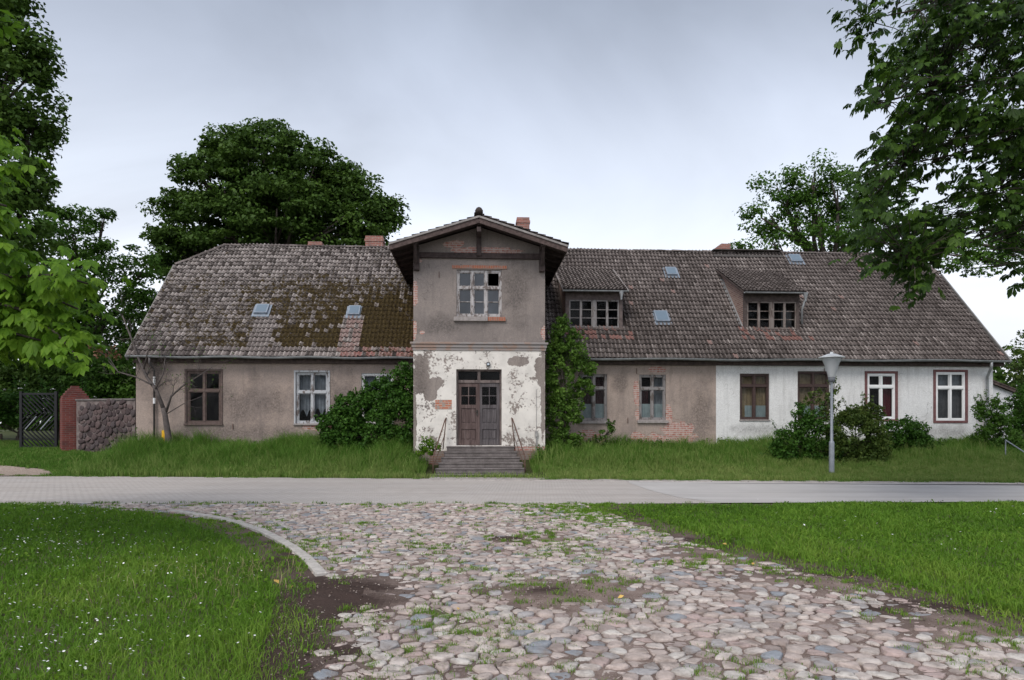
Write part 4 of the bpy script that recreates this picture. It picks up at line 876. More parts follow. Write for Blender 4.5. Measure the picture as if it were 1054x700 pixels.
# gate
GD = 25.6; gx0, gx1 = Wp(22, 0, GD).x, Wp(58, 0, GD).x; gzz = float(gz((gx0+gx1)/2, GD)); gw = gx1-gx0; gh = EYE+(HY-404)*GD/FPX-gzz
t = empty('gate', (gx0, GD, gzz)); tag(t, 'black gate of diagonal slats standing beside the brick pillar', 'gate')
blk = simple('black_paint', (.012, .012, .014), .5, .3)
for x in (0, gw): mb = MB(); mb.box(x-.05, x+.05, -.05, .05, -.15, gh+.04); mb.build('post', blk, t, bevel=.005)
for z in (.08, gh-.05): mb = MB(); mb.box(.05, gw-.05, -.025, .025, z-.035, z+.035); mb.build('rail', blk, t)
mb = MB(); zm0, zm1 = gh*.34, gh*.62
def slat(p, q_): mb.bar((p[0], 0, p[1]), (q_[0], 0, q_[1]), .03, .06, up=(0, 1, 0))
def clipseg(x, z, dx, dz, zlo, zhi):
    L_ = []; 
    for k in range(200):
        a_ = (x+dx*k*.01, z+dz*k*.01)
        if .05 <= a_[0] <= gw-.05 and zlo <= a_[1] <= zhi: L_.append(a_)
    return (L_[0], L_[-1]) if len(L_) > 6 else None
for k in range(-14, 14):
    for (zlo, zhi, sgn, z0_) in ((zm1, gh-.05, -1, gh), (.08, zm0, -1, zm0), (zm0, zm1, 1, zm0)):
        sg_ = clipseg(k*.17, z0_, 1, sgn, zlo, zhi)
        if sg_: slat(*sg_)
mb.build('slats', blk, t)
for fx_ in (.14, .58):
    mb = MB(); mb.bar((gw*fx_, -.05, zm0+.02), (gw*fx_+.42, -.05, zm0+.5), .03, .035, up=(0, 1, 0)); mb.build('brace', steel, t)

# brick gate pillar turned on its corner
PD = 25.2; pxm = Wp(77, 0, PD).x; pz = float(gz(pxm, PD)); ph = EYE+(HY-410)*PD/FPX-pz; pt = EYE+(HY-397.5)*PD/FPX-pz
q = M('pillar_brick', .9); x = q.xyz(); cb = q.t.nodes.new('ShaderNodeCombineXYZ'); q.t.links.new(q.math('ADD', x[0], x[1]), cb.inputs[0]); q.t.links.new(x[2], cb.inputs[1])
bc, bf = q.brick(vec=cb.outputs[0], c1=(.13, .028, .024), c2=(.19, .05, .038), mo=(.17, .11, .10), bw=.25, rh=.075, ms=.010)
pm = q.fin(q.mix(q.ramp(q.noise(2.5, 6), [(.45, 0.), (.7, .8)]), bc, (.075, .04, .035)), bf, -.6, .01)
t = empty('brick_pillar', (pxm, PD, pz), R(38)); tag(t, 'dark red brick gate pillar with stepped peak', 'pillar')
hw = .43; mb = MB(); mb.box(-hw, hw, -hw, hw, -.2, ph); mb.build('shaft', pm, t, bevel=.01)
mb = MB(); n = 5
for k in range(n): f = (1-k/n)**.8*.86+.08; mb.box(-hw*f-.0, hw*f, -hw*f, hw*f, ph+(pt-ph)*k/n+.002, ph+(pt-ph)*(k+1)/n)
mb.build('cap', pm, t, bevel=.008)

# fieldstone wall between pillar and house
xl_, yl_ = pxm+.42, 24.9; xr_, yr_ = h2w(UL, VW+.25); Lw = math.hypot(xr_-xl_, yr_-yl_); aw = math.atan2(yr_-yl_, xr_-xl_)
t = empty('stone_wall', (xl_, yl_, .7), aw); tag(t, 'low wall of dark fieldstones between brick pillar and house', 'wall')
wh = EYE+(HY-411)*24.7/FPX-.7
q = M('wall_mortar', .95); mb = MB(); mb.box(0, Lw, -.2, .2, -.6, wh-.06); mb.build('mortar', q.fin(q.ramp(q.noise(6, 6), [(.35, (.12, .095, .09)), (.65, (.21, .175, .165))]), q.noise(30, 4), .8, .02), t)
q = M('fieldstone', .85); tt = q.attr(); fs = q.fin(q.mix(q.math('MULTIPLY', q.noise(7, 6, .7), .7), q.ramp(tt, [(0, (.04, .026, .027)), (.3, (.085, .058, .056)), (.6, (.115, .078, .074)), (.85, (.065, .052, .054)), (1, (.028, .022, .023))], 'CONSTANT'), (.09, .07, .07)), q.noise(25, 5), .7, .02)
cl = voronoi_cells(-.1, Lw, -.35, wh+.02, .205, .9, lambda x, y: .08 < x < Lw-.05 and -.3 < y < wh-.12, 9)
V, L, C, T = stones(cl, lambda x, y, z, cx, cy: (x, -.2-z, y), .018, .02, .08, 12, sink=.05, rough=.2, it=1)
L2 = []; i = 0
for c in C: L2 += L[i:i+c][::-1]; i += c
np_mesh('stones', V, L2, C, fs, T, t, smooth=True)
mb = MB(); mb.box(-.03, Lw, -.24, .24, wh-.06, wh+.01); mb.build('coping', simple('coping', (.14, .125, .12), .9, .3, 6, .6), t, bevel=.015)

# outbuilding at the right edge
OD = 30.; xa, xb = Wp(1008, 0, OD).x, Wp(1043, 0, OD).x; za, zb2 = EYE+(HY-390)*OD/FPX, EYE+(HY-404.5)*OD/FPX
t = empty('outbuilding', (xa, OD, .6)); tag(t, 'small white outbuilding with sloping dark roof behind the house corner', 'shed')
mb = MB(); w_ = xb-xa; a1, b1 = za-.6, zb2-.6
mb.quad((0, 0, -.5), (w_, 0, -.5), (w_, 0, b1), (0, 0, a1)); mb.quad((w_, 0, -.5), (w_, 5, -.5), (w_, 5, b1), (w_, 0, b1)); mb.quad((0, 5, -.5), (0, 0, -.5), (0, 0, a1), (0, 5, a1)); mb.quad((w_, 5, -.5), (0, 5, -.5), (0, 5, a1), (w_, 5, b1))
mb.build('wall', simple('limewash', (.55, .56, .58), .9, .15), t)
sl_ = (b1-a1)/w_; mb = MB(); ex = .3
mb.bar((-.2, -.15, a1+.08-sl_*.0+.05), (w_+ex, -.15, b1+.10+sl_*ex), .05, .16); mb.quad((-.2, -.2, a1+.14), (w_+ex, -.2, b1+.14+sl_*ex), (w_+ex, 5.2, b1+.14+sl_*ex), (-.2, 5.2, a1+.14)); mb.build('roof', old_wood, t)
# rail by the right corner
rp, rq = Wp(1035, 453, 22.6), Wp(1060, 469, 21.6); t = empty('stair_rail', (rp.x, rp.y, float(gz(rp.x, rp.y)))); tag(t, 'sloping galvanised rail half hidden in the right hand bushes', 'handrail')
mb = MB(); o0 = Vector(t.location); mb.tube([rp-o0, rq-o0], [.022]*2, 8); mb.build('rail', steel, t)
for p in (rp, rq): mb = MB(); mb.tube([p-o0, Vector((p.x, p.y, float(gz(p.x, p.y))-.1))-o0], [.018]*2, 8); mb.build('post', steel, t)
# yellow marker post
p = Wp(170, 443, 23.75); t = empty('marker_post', (p.x, p.y, float(gz(p.x, p.y)))); tag(t, 'short yellow marker post beside the bare young tree', 'post')
hh = p.z-t.location.z; mb = MB(); mb.box(-.05, .05, -.04, .04, -.1, hh-.12); mb.build('stem', simple('yellow_paint', (.62, .34, .02), .5, .15), t, bevel=.01)
mb = MB(); mb.box(-.10, .10, -.055, .055, hh-.26, hh); mb.build('plate', simple('yellow_plate', (.70, .40, .02), .5, .1), t, bevel=.01)

# ------------------------------------------------------------------ trees and shrubs
def leaf_mesh(name, mat, parent, C, Rr, per, size, up=.7, tb=None, flat=1., inner=.35, fold=.25):
    """C: clump centres (N,3); Rr: clump radii (N,3); per leaves each, kite shaped"""
    C = np.asarray(C, float); Rr = np.asarray(Rr, float); N = len(C); n = N*per
    d = rng.normal(size=(n, 3)); d /= np.linalg.norm(d, axis=1)[:, None]; r = (inner+(1-inner)*rng.random(n)**.6)[:, None]
    Cc = np.repeat(C, per, 0); P = Cc+d*r*np.repeat(Rr, per, 0)
    nrm = d*.5+np.array([0, 0, up])+rng.normal(size=(n, 3))*.5; nrm /= np.linalg.norm(nrm, axis=1)[:, None]
    a = np.cross(nrm, rng.normal(size=(n, 3))); a /= np.linalg.norm(a, axis=1)[:, None]; b = np.cross(nrm, a)
    s = (size*(.6+.8*rng.random(n)))[:, None]
    V = np.stack([P-a*s*.5, P+b*s*.32+nrm*s*fold*.4, P+a*s*.55-nrm*s*fold*.3, P-b*s*.32+nrm*s*fold*.4], 1).reshape(-1, 3)
    ct = np.repeat(rng.random(N) if tb is None else np.asarray(tb), per); T = np.clip(ct*.55+rng.random(n)*.45, 0, 1)
    return np_mesh(name, V, np.arange(4*n), np.full(n, 4), mat, T, parent)
def clumps(lobes, dens, cr, fl=.55, cover=(.62, 1.04), holes=0, squash=.8):
    C = []; Rr = []; T = []
    for c, r in lobes:
        c = np.array(c); r = np.array(r); area = 4*math.pi*((r[0]*r[1])**1.6/3+(r[0]*r[2])**1.6/3+(r[1]*r[2])**1.6/3)**(1/1.6); n = max(4, int(area*dens))
        d = rng.normal(size=(n, 3)); d /= np.linalg.norm(d, axis=1)[:, None]; d = d[d[:, 2] > -.75]; n = len(d)
        rad = cover[0]+(cover[1]-cover[0])*rng.random(n)**.7; p = c+d*r*rad[:, None]
        k = cr*(.6+.8*rng.random(n)); C.append(p); Rr.append(np.stack([k, k, k*fl], 1)); T.append(np.clip(.25+.35*d[:, 2]*0+.6*rng.random(n)*.9, 0, 1))
    return np.concatenate(C), np.concatenate(Rr), np.concatenate(T)
def plobes(lst, D, depth=1., rmin=0):
    out = []
    for it in lst:
        px, py, rx, ry = it[:4]; dd = it[4] if len(it) > 4 else 0; p = Wp(px, py, D+dd); k = (D+dd)/FPX
        out.append(((p.x, p.y, p.z), (max(rx*k, rmin), max((rx+ry)/2*k*depth, rmin), max(ry*k, rmin))))
    return out
def limbs(base, lobes, r0, mat, parent, name='trunk', fork=.45, curve=.25, extra=()):
    base = Vector(base); mb = MB(); cs = [Vector(c) for c, r in lobes]; mid = sum(cs, Vector())/len(cs); top = max(c.z for c in cs)
    fk = base+Vector(((mid.x-base.x)*.25, (mid.y-base.y)*.25, (min(c.z for c in cs)-base.z)*fork+.0)); o0 = Vector(parent.location)
    hgt = Vector((mid.x*.7+base.x*.3, mid.y, top*.75+fk.z*.25))
    mb.tube([base-Vector((0, 0, .3))-o0, base+Vector((0, 0, .25))-o0, (base+fk)/2-o0, fk-o0, (fk+hgt)/2-o0, hgt-o0], [r0*1.35, r0*1.05, r0*.85, r0*.75, r0*.45, r0*.12], 10)
    for c, rr_ in zip(cs, [r for _, r in lobes]):
        s_ = fk+(hgt-fk)*random.uniform(.0, .55); m_ = (s_+c)/2+Vector((random.uniform(-1, 1), random.uniform(-1, 1), random.uniform(-.5, 1)))*curve*(c-s_).length*.35
        mb.tube([s_-o0, m_-o0, c-o0], [r0*.38, r0*.24, r0*.08], 7)
        for k in range(3):
            e = c+Vector((random.uniform(-1, 1), random.uniform(-1, 1), random.uniform(-.5, .9)))*min(rr_)*.6; mb.tube([m_.lerp(c, .5)-o0, e-o0], [r0*.14, r0*.04], 5)
    for c, p, q_ in extra: mb.tube([c-o0, p-o0, p.lerp(q_, .5)-o0, q_-o0], [.01, .007, .005, .003], 4)
    return mb.build(name, mat, parent, smooth=True)
def tree(name, label, cat, bx, by, lobes, r0, lm, bm, size, dens, cr, per, group=None, crown='crown', trunk='trunk', **kw):
    z = float(gz(bx, by)); t = empty(name, (bx, by, z)); tag(t, label, cat, group)
    limbs((bx, by, z), lobes, r0, bm, t, trunk, kw.get('fork', .45), extra=kw.get('extra', ()))
    C, Rr, T = clumps(lobes, dens, cr, kw.get('fl', .5), kw.get('cover', (.62, 1.04)))
    C = C-np.array([bx, by, z]); leaf_mesh(crown, lm, t, C, Rr, per, size, kw.get('up', .7), T)
    return t
def shoots(lobes, n=16):
    out = []
    for _ in range(n):
        c, r = random.choice(lobes); d = Vector((random.gauss(0, .8), random.gauss(-.3, .5), random.uniform(.2, 1.2))).normalized(); c = Vector(c); p = c+Vector((d.x*r[0], d.y*r[1], d.z*r[2]))*.85; ln = random.uniform(.25, .6)*min(1, r[0]*1.6); out.append((c, p, p+d*ln*.6+Vector((0, 0, ln*.5))))
    return out
def bush(name, label, lobes, lm, size, dens, cr, per, cat='shrub', r0=.04, group=None, **kw):
    sh = [] if group else shoots(lobes, 6+3*len(lobes)); t = bush0(name, label, lobes, lm, size, dens, cr, per, cat, r0, group, extra=sh, **kw); o0 = Vector(t.location)
    C = [tuple(p.lerp(q_, (k+.5)/6)-o0) for c, p, q_ in sh for k in range(6)]
    if C: leaf_mesh('shoot_leaves', lm, t, C, np.full((len(C), 3), size*.8), 5, size*.9, .5)
    return t
def bush0(name, label, lobes, lm, size, dens, cr, per, cat='shrub', r0=.04, group=None, **kw):
    c = lobes[0][0]; bx, by = kw.get('base', (c[0], c[1])); return tree(name, label, cat, bx, by, lobes, r0, lm, MAT['bark'], size, dens, cr, per, group, 'foliage', 'stem', fork=kw.get('fork', .3), **{k: v for k, v in kw.items() if k not in ('base', 'fork')})

T1 = plobes([(272, 167, 47, 37), (228, 190, 43, 39), (196, 230, 37, 37), (250, 220, 56, 47, 2), (310, 190, 45, 39), (335, 227, 48, 42, 2), (372, 217, 33, 31), (393, 245, 23, 30), (195, 277, 33, 24), (240, 153, 28, 20, 1), (275, 143, 26, 15, 1), (290, 255, 56, 37, 3), (345, 185, 28, 20, 1), (175, 255, 20, 22), (366, 195, 20, 15), (396, 220, 16, 18), (332, 163, 18, 13), (350, 177, 18, 13), (222, 155, 22, 16), (205, 175, 20, 18), (185, 267, 28, 28, 1), (170, 240, 13, 20), (285, 215, 50, 36, -1), (230, 235, 44, 34, -1), (345, 235, 40, 34, -1)], 40, .8)
tree('lime_tree', 'huge dark dome shaped tree behind the left wing', 'tree', Wp(280, 0, 43).x, 43, T1, .55, MAT['leaf_dark'], MAT['bark'], .23, .95, .85, 95, fl=.33, cover=(.55, 1.04))
T2 = plobes([(-5, 20, 44, 55), (8, 100, 46, 50), (0, 175, 46, 50), (-5, 235, 50, 45), (-75, 60, 60, 80, 1), (-75, 190, 60, 90, 1), (-10, -60, 40, 60), (-80, -80, 60, 70), (30, 130, 26, 30), (28, 60, 24, 30), (35, 195, 22, 28), (-40, 290, 50, 40)], 25, .8)
tree('chestnut_tree', 'tall dark tree rising along the left edge of the photo', 'tree', Wp(-45, 0, 26).x, 26, T2, .5, MAT['leaf_dark'], MAT['bark'], .19, 2.5, .55, 66, fl=.6, cover=(.5, 1.05))
T3 = plobes([(78, 245, 32, 28), (118, 278, 32, 32), (50, 285, 44, 44, 1), (105, 325, 46, 42), (146, 315, 17, 36), (55, 345, 55, 48, 2), (126, 365, 34, 34), (15, 330, 50, 60, 2), (70, 222, 12, 12), (108, 222, 5, 7), (95, 385, 45, 26, 1), (150, 275, 12, 16), (40, 240, 24, 22, 1), (-60, 330, 60, 60, 3)], 34, .8)
tree('ash_tree', 'mid green ash tree between the gate pillar and the left gable', 'tree', Wp(85, 0, 35).x, 35, T3, .3, MAT['leaf_mid'], MAT['bark'], .17, 1.4, .6, 80, fl=.45, cover=(.4, 1.06))
T4 = plobes([(836, 184, 24, 20), (802, 198, 24, 18), (783, 224, 15, 14), (862, 195, 22, 22), (815, 236, 28, 14, 1), (872, 236, 26, 24, 1), (845, 246, 26, 14), (760, 255, 8, 5), (795, 250, 14, 8), (905, 215, 25, 40, 2), (875, 262, 24, 16, 2), (836, 212, 26, 18, 1), (850, 228, 20, 14, 2), (812, 216, 16, 14, 1)], 42, .9)
tree('oak_tree', 'open crowned oak behind the right half of the roof', 'tree', Wp(858, 0, 44).x, 44, T4, .5, MAT['leaf_mid'], MAT['bark'], .20, 1.0, .75, 70, fl=.5, cover=(.55, 1.06), fork=.7)
T5 = plobes([(975, 262, 24, 26), (1005, 276, 20, 20), (1035, 255, 26, 24), (945, 240, 30, 30), (1060, 240, 30, 40), (1010, 235, 40, 30, 2)], 37, .9)
tree('maple_tree', 'tree behind the right gable, its lower boughs under the chestnut leaves', 'tree', Wp(1165, 0, 38).x, 38, T5, .4, MAT['leaf_mid'], MAT['bark'], .18, 1.0, .6, 65, fl=.45, cover=(.6, 1.06), fork=1.0)
T6 = plobes([(1044, 378, 15, 24), (1066, 352, 22, 16), (1075, 395, 26, 36), (1050, 405, 14, 18), (1110, 370, 40, 50)], 34, .8)
tree('fruit_tree', 'yellowish green tree beyond the white outbuilding', 'tree', Wp(1078, 0, 35).x, 35, T6, .2, MAT['leaf_bush_yellow'], MAT['bark'], .14, 1.3, .42, 60, fl=.5)
# hedge behind the gate and wall
for nm, lb, ls, D, lm in (('hazel_bush', 'dark bush filling the gap behind the fieldstone wall', [(110, 400, 26, 26), (135, 385, 22, 30), (90, 385, 26, 26), (120, 425, 25, 20), (150, 405, 20, 30)], 29, 'leaf_mid'),
                      ('hazel_bush', 'dark bush rising behind the brick pillar', [(60, 375, 30, 26), (75, 400, 24, 26), (40, 400, 24, 20), (70, 425, 26, 18)], 30.5, 'leaf_dark'),
                      ('hazel_bush', 'dark bush behind the flowering shrub at far left', [(0, 375, 40, 30), (-30, 400, 40, 32), (20, 405, 26, 30), (-70, 390, 40, 40), (5, 430, 30, 14)], 31.5, 'leaf_dark')):
    bush(nm, lb, plobes(ls, D, .8), MAT[lm], .15, 3.2, .4, 75, r0=.09, group='bushes behind the gate', fl=.5)
FL = plobes([(18, 420, 28, 20), (50, 412, 24, 15), (84, 412, 16, 12), (-15, 418, 26, 22), (40, 432, 30, 12), (-45, 420, 30, 22)], 27.8, .8)
fb = bush('elder_bush', 'shrub covered in white blossom behind the black gate', FL, MAT['leaf_bush'], .12, 4., .32, 65, r0=.06)
C, Rr, T = clumps(FL, 1.6, .10, .35, (.98, 1.08)); C = C-np.array(fb.location); leaf_mesh('blossom', MAT['petal'], fb, C, Rr, 9, .055, 1.2)

bush('elder_bush', 'big dense dark green bush left of the entrance tower', plobes([(398, 408, 26, 17), (375, 428, 34, 25), (408, 432, 20, 30), (352, 440, 24, 18), (345, 456, 18, 10), (388, 452, 38, 14), (414, 385, 12, 9), (415, 410, 12, 25)], 23.2, .45), MAT['leaf_bush'], 0.096, 16.10, 0.187, 70, cover=(.7, 1.03), fl=.8, up=.35)
bush('elder_sapling', 'tall narrow bush right of the entrance tower', plobes([(577, 340, 9, 15), (586, 365, 17, 17), (578, 395, 18, 24), (575, 430, 14, 26), (582, 455, 18, 12), (600, 378, 12, 9), (602, 400, 8, 10), (591, 350, 7, 10), (571, 365, 10, 15), (592, 425, 8, 16)], 23.6, .6), MAT['leaf_sapling'], 0.088, 12.0, 0.162, 70, cover=(.55, 1.06), r0=.05, fl=.8, up=.35)
bush('young_shrub', 'small sprig growing under the shrubbed window of the beige wall', plobes([(623, 448, 8, 9), (628, 440, 5, 6), (617, 456, 9, 6)], 24.1, .6), MAT['leaf_mid'], 0.072, 11.0, 0.111, 30, r0=.02, fl=.8, up=.35)
bush('rose_bush', 'loose shrub just left of the street lamp', plobes([(815, 459, 21, 19), (800, 469, 15, 12), (838, 448, 18, 22), (826, 432, 10, 16), (848, 466, 17, 16), (825, 474, 18, 9)], 22.2, .6), MAT['leaf_bush'], 0.080, 16.10, 0.162, 44, cover=(.5, 1.12), r0=.03, fl=.8, up=.35)
bush('ash_sapling', 'airy sapling standing up behind the lamp pole', plobes([(836, 410, 7, 12), (858, 403, 9, 11), (848, 418, 9, 10), (862, 422, 8, 10), (852, 432, 8, 9), (828, 418, 4, 8)], 23.6, .9), MAT['leaf_bush_yellow'], 0.080, 9, .12, 16, cover=(.3, 1.2), r0=.02, fl=.8, up=.35)
bush('snowball_bush', 'full bush just right of the street lamp', plobes([(880, 450, 28, 26), (886, 428, 22, 13), (866, 470, 19, 13), (893, 470, 21, 14), (905, 455, 10, 14)], 22.0, .6), MAT['leaf_bush_yellow'], 0.080, 16.10, 0.162, 58, r0=.04, fl=.8, up=.35)
bush('snowball_bush', 'rounded low bush between the two red cased windows', plobes([(930, 447, 24, 16), (946, 457, 13, 14), (917, 457, 12, 14)], 23.5, .6), MAT['leaf_bush'], 0.080, 18.40, 0.153, 58, r0=.04, fl=.8, up=.35)
bush('young_shrub', 'little leafy plant under the last window', plobes([(966, 463, 4, 6), (964, 470, 5, 4)], 24.4, .8), MAT['leaf_bush'], 0.064, 32.20, 0.085, 23, r0=.01, fl=.8, up=.35)
bush('elder_bush', 'bushy shrub at the right corner of the house', plobes([(1021, 424, 15, 14), (1028, 445, 18, 20), (1012, 448, 11, 9), (1035, 465, 17, 10), (1020, 462, 12, 10)], 24.0, .6), MAT['leaf_mid'], 0.080, 16.10, 0.162, 56, r0=.04, fl=.8, up=.35)
bush('elder_bush', 'pale shrub at the extreme right edge', plobes([(1050, 420, 12, 22), (1056, 445, 14, 20), (1075, 430, 20, 30)], 25.4, .7), MAT['leaf_bush'], 0.080, 13.80, 0.170, 56, r0=.04, fl=.8, up=.35)
bush('bramble', 'low mound of leaves at the foot of the bare young tree', plobes([(146, 464, 22, 9), (128, 469, 12, 6), (165, 468, 12, 7)], 23.3, .6), MAT['leaf_bush'], 0.064, 27.60, 0.119, 58, r0=.02, fl=.8, up=.35)
bush('young_shrub', 'light green weed bush beside the left handrail', plobes([(439, 459, 7, 6), (447, 464, 6, 5), (434, 466, 6, 5)], 21.9, .7), MAT['leaf_fresh'], 0.064, 32.20, 0.085, 30, r0=.012, fl=.8, up=.35)
# bare young tree
def young():
    D = 23.45; b = Wp(173, 462, D); z = float(gz(b.x, b.y)); t = empty('young_tree', (b.x, b.y, z)); tag(t, 'almost bare crooked young tree in front of the left gable end', 'tree'); o0 = Vector(t.location); mb = MB(); rr = random.Random(3); tips = []
    P = lambda px, py, dd=0: Wp(px, py, D+dd)-o0
    mb.tube([Vector((0, 0, -.1)), P(173, 448), P(170, 428), P(168, 420)], [.13, .105, .085, .08], 10)
    def twig(p, d, r, n, ln):
        pts = [p]; 
        for k in range(4): d = (d+Vector((rr.gauss(0, .22), rr.gauss(0, .18), rr.gauss(.05, .22)))).normalized(); pts.append(pts[-1]+d*ln/4)
        mb.tube(pts, [r*(1-.2*k) for k in range(5)], 5); tips.append(pts[-1])
        if n > 0:
            for k in range(3): twig(pts[rr.choice((1, 2, 3))], (d+Vector((rr.gauss(0, .8), rr.gauss(0, .5), rr.gauss(.1, .7)))).normalized(), r*.55, n-1, ln*.62)
    def br(lst, r0, r1, dd=0):
        n = len(lst); pts = [P(x, y, dd*i/n) for i, (x, y) in enumerate(lst)]; rs = [r0+(r1-r0)*i/(n-1) for i in range(n)]; mb.tube(pts, rs, 7)
        for i in range(1, n): d = (pts[i]-pts[i-1]).normalized(); [twig(pts[i], (d+Vector((rr.gauss(0, .7), rr.gauss(0, .5), rr.gauss(.2, .6)))).normalized(), rs[i]*.45, 2, .7) for _ in range(2)]
    br([(168, 420), (161, 402), (151, 388), (143, 370), (135, 348), (126, 325)], .07, .02, .3)
    br([(171, 424), (176, 408), (187, 398), (203, 388), (218, 378)], .045, .012, -.5)
    br([(170, 427), (190, 415), (208, 408)], .02, .008)
    br([(156, 396), (140, 388), (122, 383), (112, 372)], .03, .012, .2)
    br([(148, 380), (152, 362), (158, 350)], .03, .01, -.3); br([(160, 400), (168, 385), (170, 368)], .03, .01)
    mb.build('trunk', MAT['bark_pale'], t, smooth=True)
    C = np.array([P(px, py) for px, py in ((95, 356), (104, 360), (112, 364), (118, 359), (100, 364), (122, 368))]); mb2 = MB(); mb2.tube([P(122, 383), P(112, 368), P(95, 357)], [.012, .01, .006], 5); mb2.build('branch', MAT['bark_pale'], t)
    leaf_mesh('dead_leaves', MAT['dead_leaf'], t, C, np.full((6, 3), .16), 16, .10)
    tp = np.array(tips)[::2]; leaf_mesh('leaves', MAT['leaf_mid'], t, tp, np.full((len(tp), 3), .08), 2, .05)
young()

# palmate chestnut foliage near the camera
def palmate(name, mat, parent, P, dirs, L, o0, droop=.5):
    V = []; F = []; T = []; Cn = []; 
    for p, d, l in zip(P, dirs, L):
        p = Vector(p)-o0; d = Vector(d).normalized(); up = Vector((random.gauss(0, .25), random.gauss(0, .25), 1)); s = d.cross(up).normalized(); n = s.cross(d).normalized(); tt = random.random()
        for a in (-115, -75, -38, 0, 38, 75, 115):
            ar = R(a+random.uniform(-8, 8)); ll = l*(1-.0035*abs(a))*random.uniform(.85, 1.1); ax = d*math.cos(ar)+s*math.sin(ar); sx = ax.cross(n).normalized(); b = len(V); dz = droop*random.uniform(.7, 1.3)
            f = lambda r, w, e: p+ax*(r*ll*(1-.15*r))+sx*(w*ll)-Vector((0, 0, 1))*(dz*r*r*ll)+n*(e*ll)
            V.append(f(0, 0, 0)); V.append(f(.35, .11, .03)); V.append(f(.35, -.11, .03)); V.append(f(.72, .24, .05)); V.append(f(.72, -.24, .05)); V.append(f(.72, 0, -.01)); V.append(f(1.02, 0, 0)); V.append(f(.35, 0, 0))
            for q_ in ((0, 7, 1), (0, 2, 7), (7, 5, 3, 1), (7, 2, 4, 5), (5, 6, 3), (5, 4, 6)): F += [b+k for k in q_]; Cn.append(len(q_)); T.append(min(1, max(0, tt*.6+random.random()*.4)))
    return np_mesh(name, [tuple(v) for v in V], F, Cn, mat, T, parent)
def leafy(px, py, D, n, l, spread, bias, P, Dn, L):
    c = Wp(px, py, D)
    for _ in range(n):
        o_ = Vector((random.gauss(0, 1), random.gauss(0, 1), random.gauss(0, .8)))*spread; P.append(c+o_); Dn.append((o_.x*2+bias[0]*.5+random.gauss(0, .3), o_.y*2+bias[1]+random.gauss(0, .5), bias[2]+random.gauss(0, .25))); L.append(l*random.uniform(.7, 1.15))
# left near chestnut
tx_, ty_ = -7.6, 7.6; t = empty('chestnut_tree', (tx_, ty_, 0)); tag(t, 'bright green chestnut boughs reaching in low from the left', 'tree'); o0 = Vector((tx_, ty_, 0))
mb = MB(); mb.tube([(0, 0, -.2), (0, 0, .3), (.1, 0, 2.2), (0, .1, 4.5), (-.2, 0, 7.5)], [.42, .33, .27, .22, .1], 14)
P = []; Dn = []; L = []
for pl, D0, D1 in (([(-150, 250), (-60, 275), (15, 285), (60, 283), (90, 292)], 7.3, 6.6), ([(-150, 270), (-50, 300), (20, 318), (58, 343), (80, 368)], 7.4, 6.7), ([(-150, 200), (-40, 200), (6, 212)], 7.2, 6.6), ([(-150, 160), (-50, 150), (2, 152)], 7.2, 6.7), ([(-150, 240), (-40, 240), (8, 252)], 7.2, 6.7), ([(-150, 290), (-50, 330), (10, 342), (48, 352)], 7.6, 7.), ([(-150, 180), (-60, 180), (0, 185)], 7.3, 6.8), ([(-100, 260), (0, 300), (50, 305), (80, 318)], 7.4, 7.1), ([(-100, 220), (-30, 225), (-5, 232)], 7.4, 7.1), ([(-100, 300), (-20, 335), (22, 362)], 7.6, 7.3)):
    pts = [Wp(px, py, D0+(D1-D0)*i/(len(pl)-1)) for i, (px, py) in enumerate(pl)]; rt = Vector((tx_, ty_, pts[0].z-.5)); mb.tube([rt-o0]+[p-o0 for p in pts], [.05]+[.022*(1-i/len(pts))+.004 for i in range(len(pts))], 6)
    for i in range(1, len(pts)):
        m_ = 7
        for k in range(m_):
            s_ = (k+random.random())/m_; D_ = (D0+(D1-D0)*(i-1+s_)/(len(pl)-1)); a_, b_ = pl[i-1], pl[i]; px, py = a_[0]+(b_[0]-a_[0])*s_, a_[1]+(b_[1]-a_[1])*s_
            if px < -70: continue
            leafy(px, py, D_, 5, .15, .14, (.8, -.3, -.35), P, Dn, L)
for k in range(110): leafy(random.uniform(-90, 4), random.uniform(130, 360), random.uniform(7, 8.6), 4, .15, .17, (.5, -.4, -.3), P, Dn, L)
for k in range(46): leafy(random.uniform(-10, 62), random.uniform(285, 352), random.uniform(7.2, 8.2), 4, .15, .15, (.5, -.4, -.3), P, Dn, L)
mb.build('trunk', MAT['bark'], t, smooth=True); palmate('crown', MAT['leaf_fresh'], t, P, Dn, L, o0, .45)
C, Rr, T = clumps([((-9.5, 8.2, 5.2), (2.2, 2.4, 1.9)), ((-9.2, 8.4, 7.6), (2.4, 2.4, 1.8)), ((-9.6, 6.2, 5.5), (2.0, 2.0, 1.8))], 2.2, .35, .5, (.5, 1)); leaf_mesh('crown', MAT['leaf_fresh'], t, C-np.array([tx_, ty_, 0]), Rr, 26, .17, .7, T)
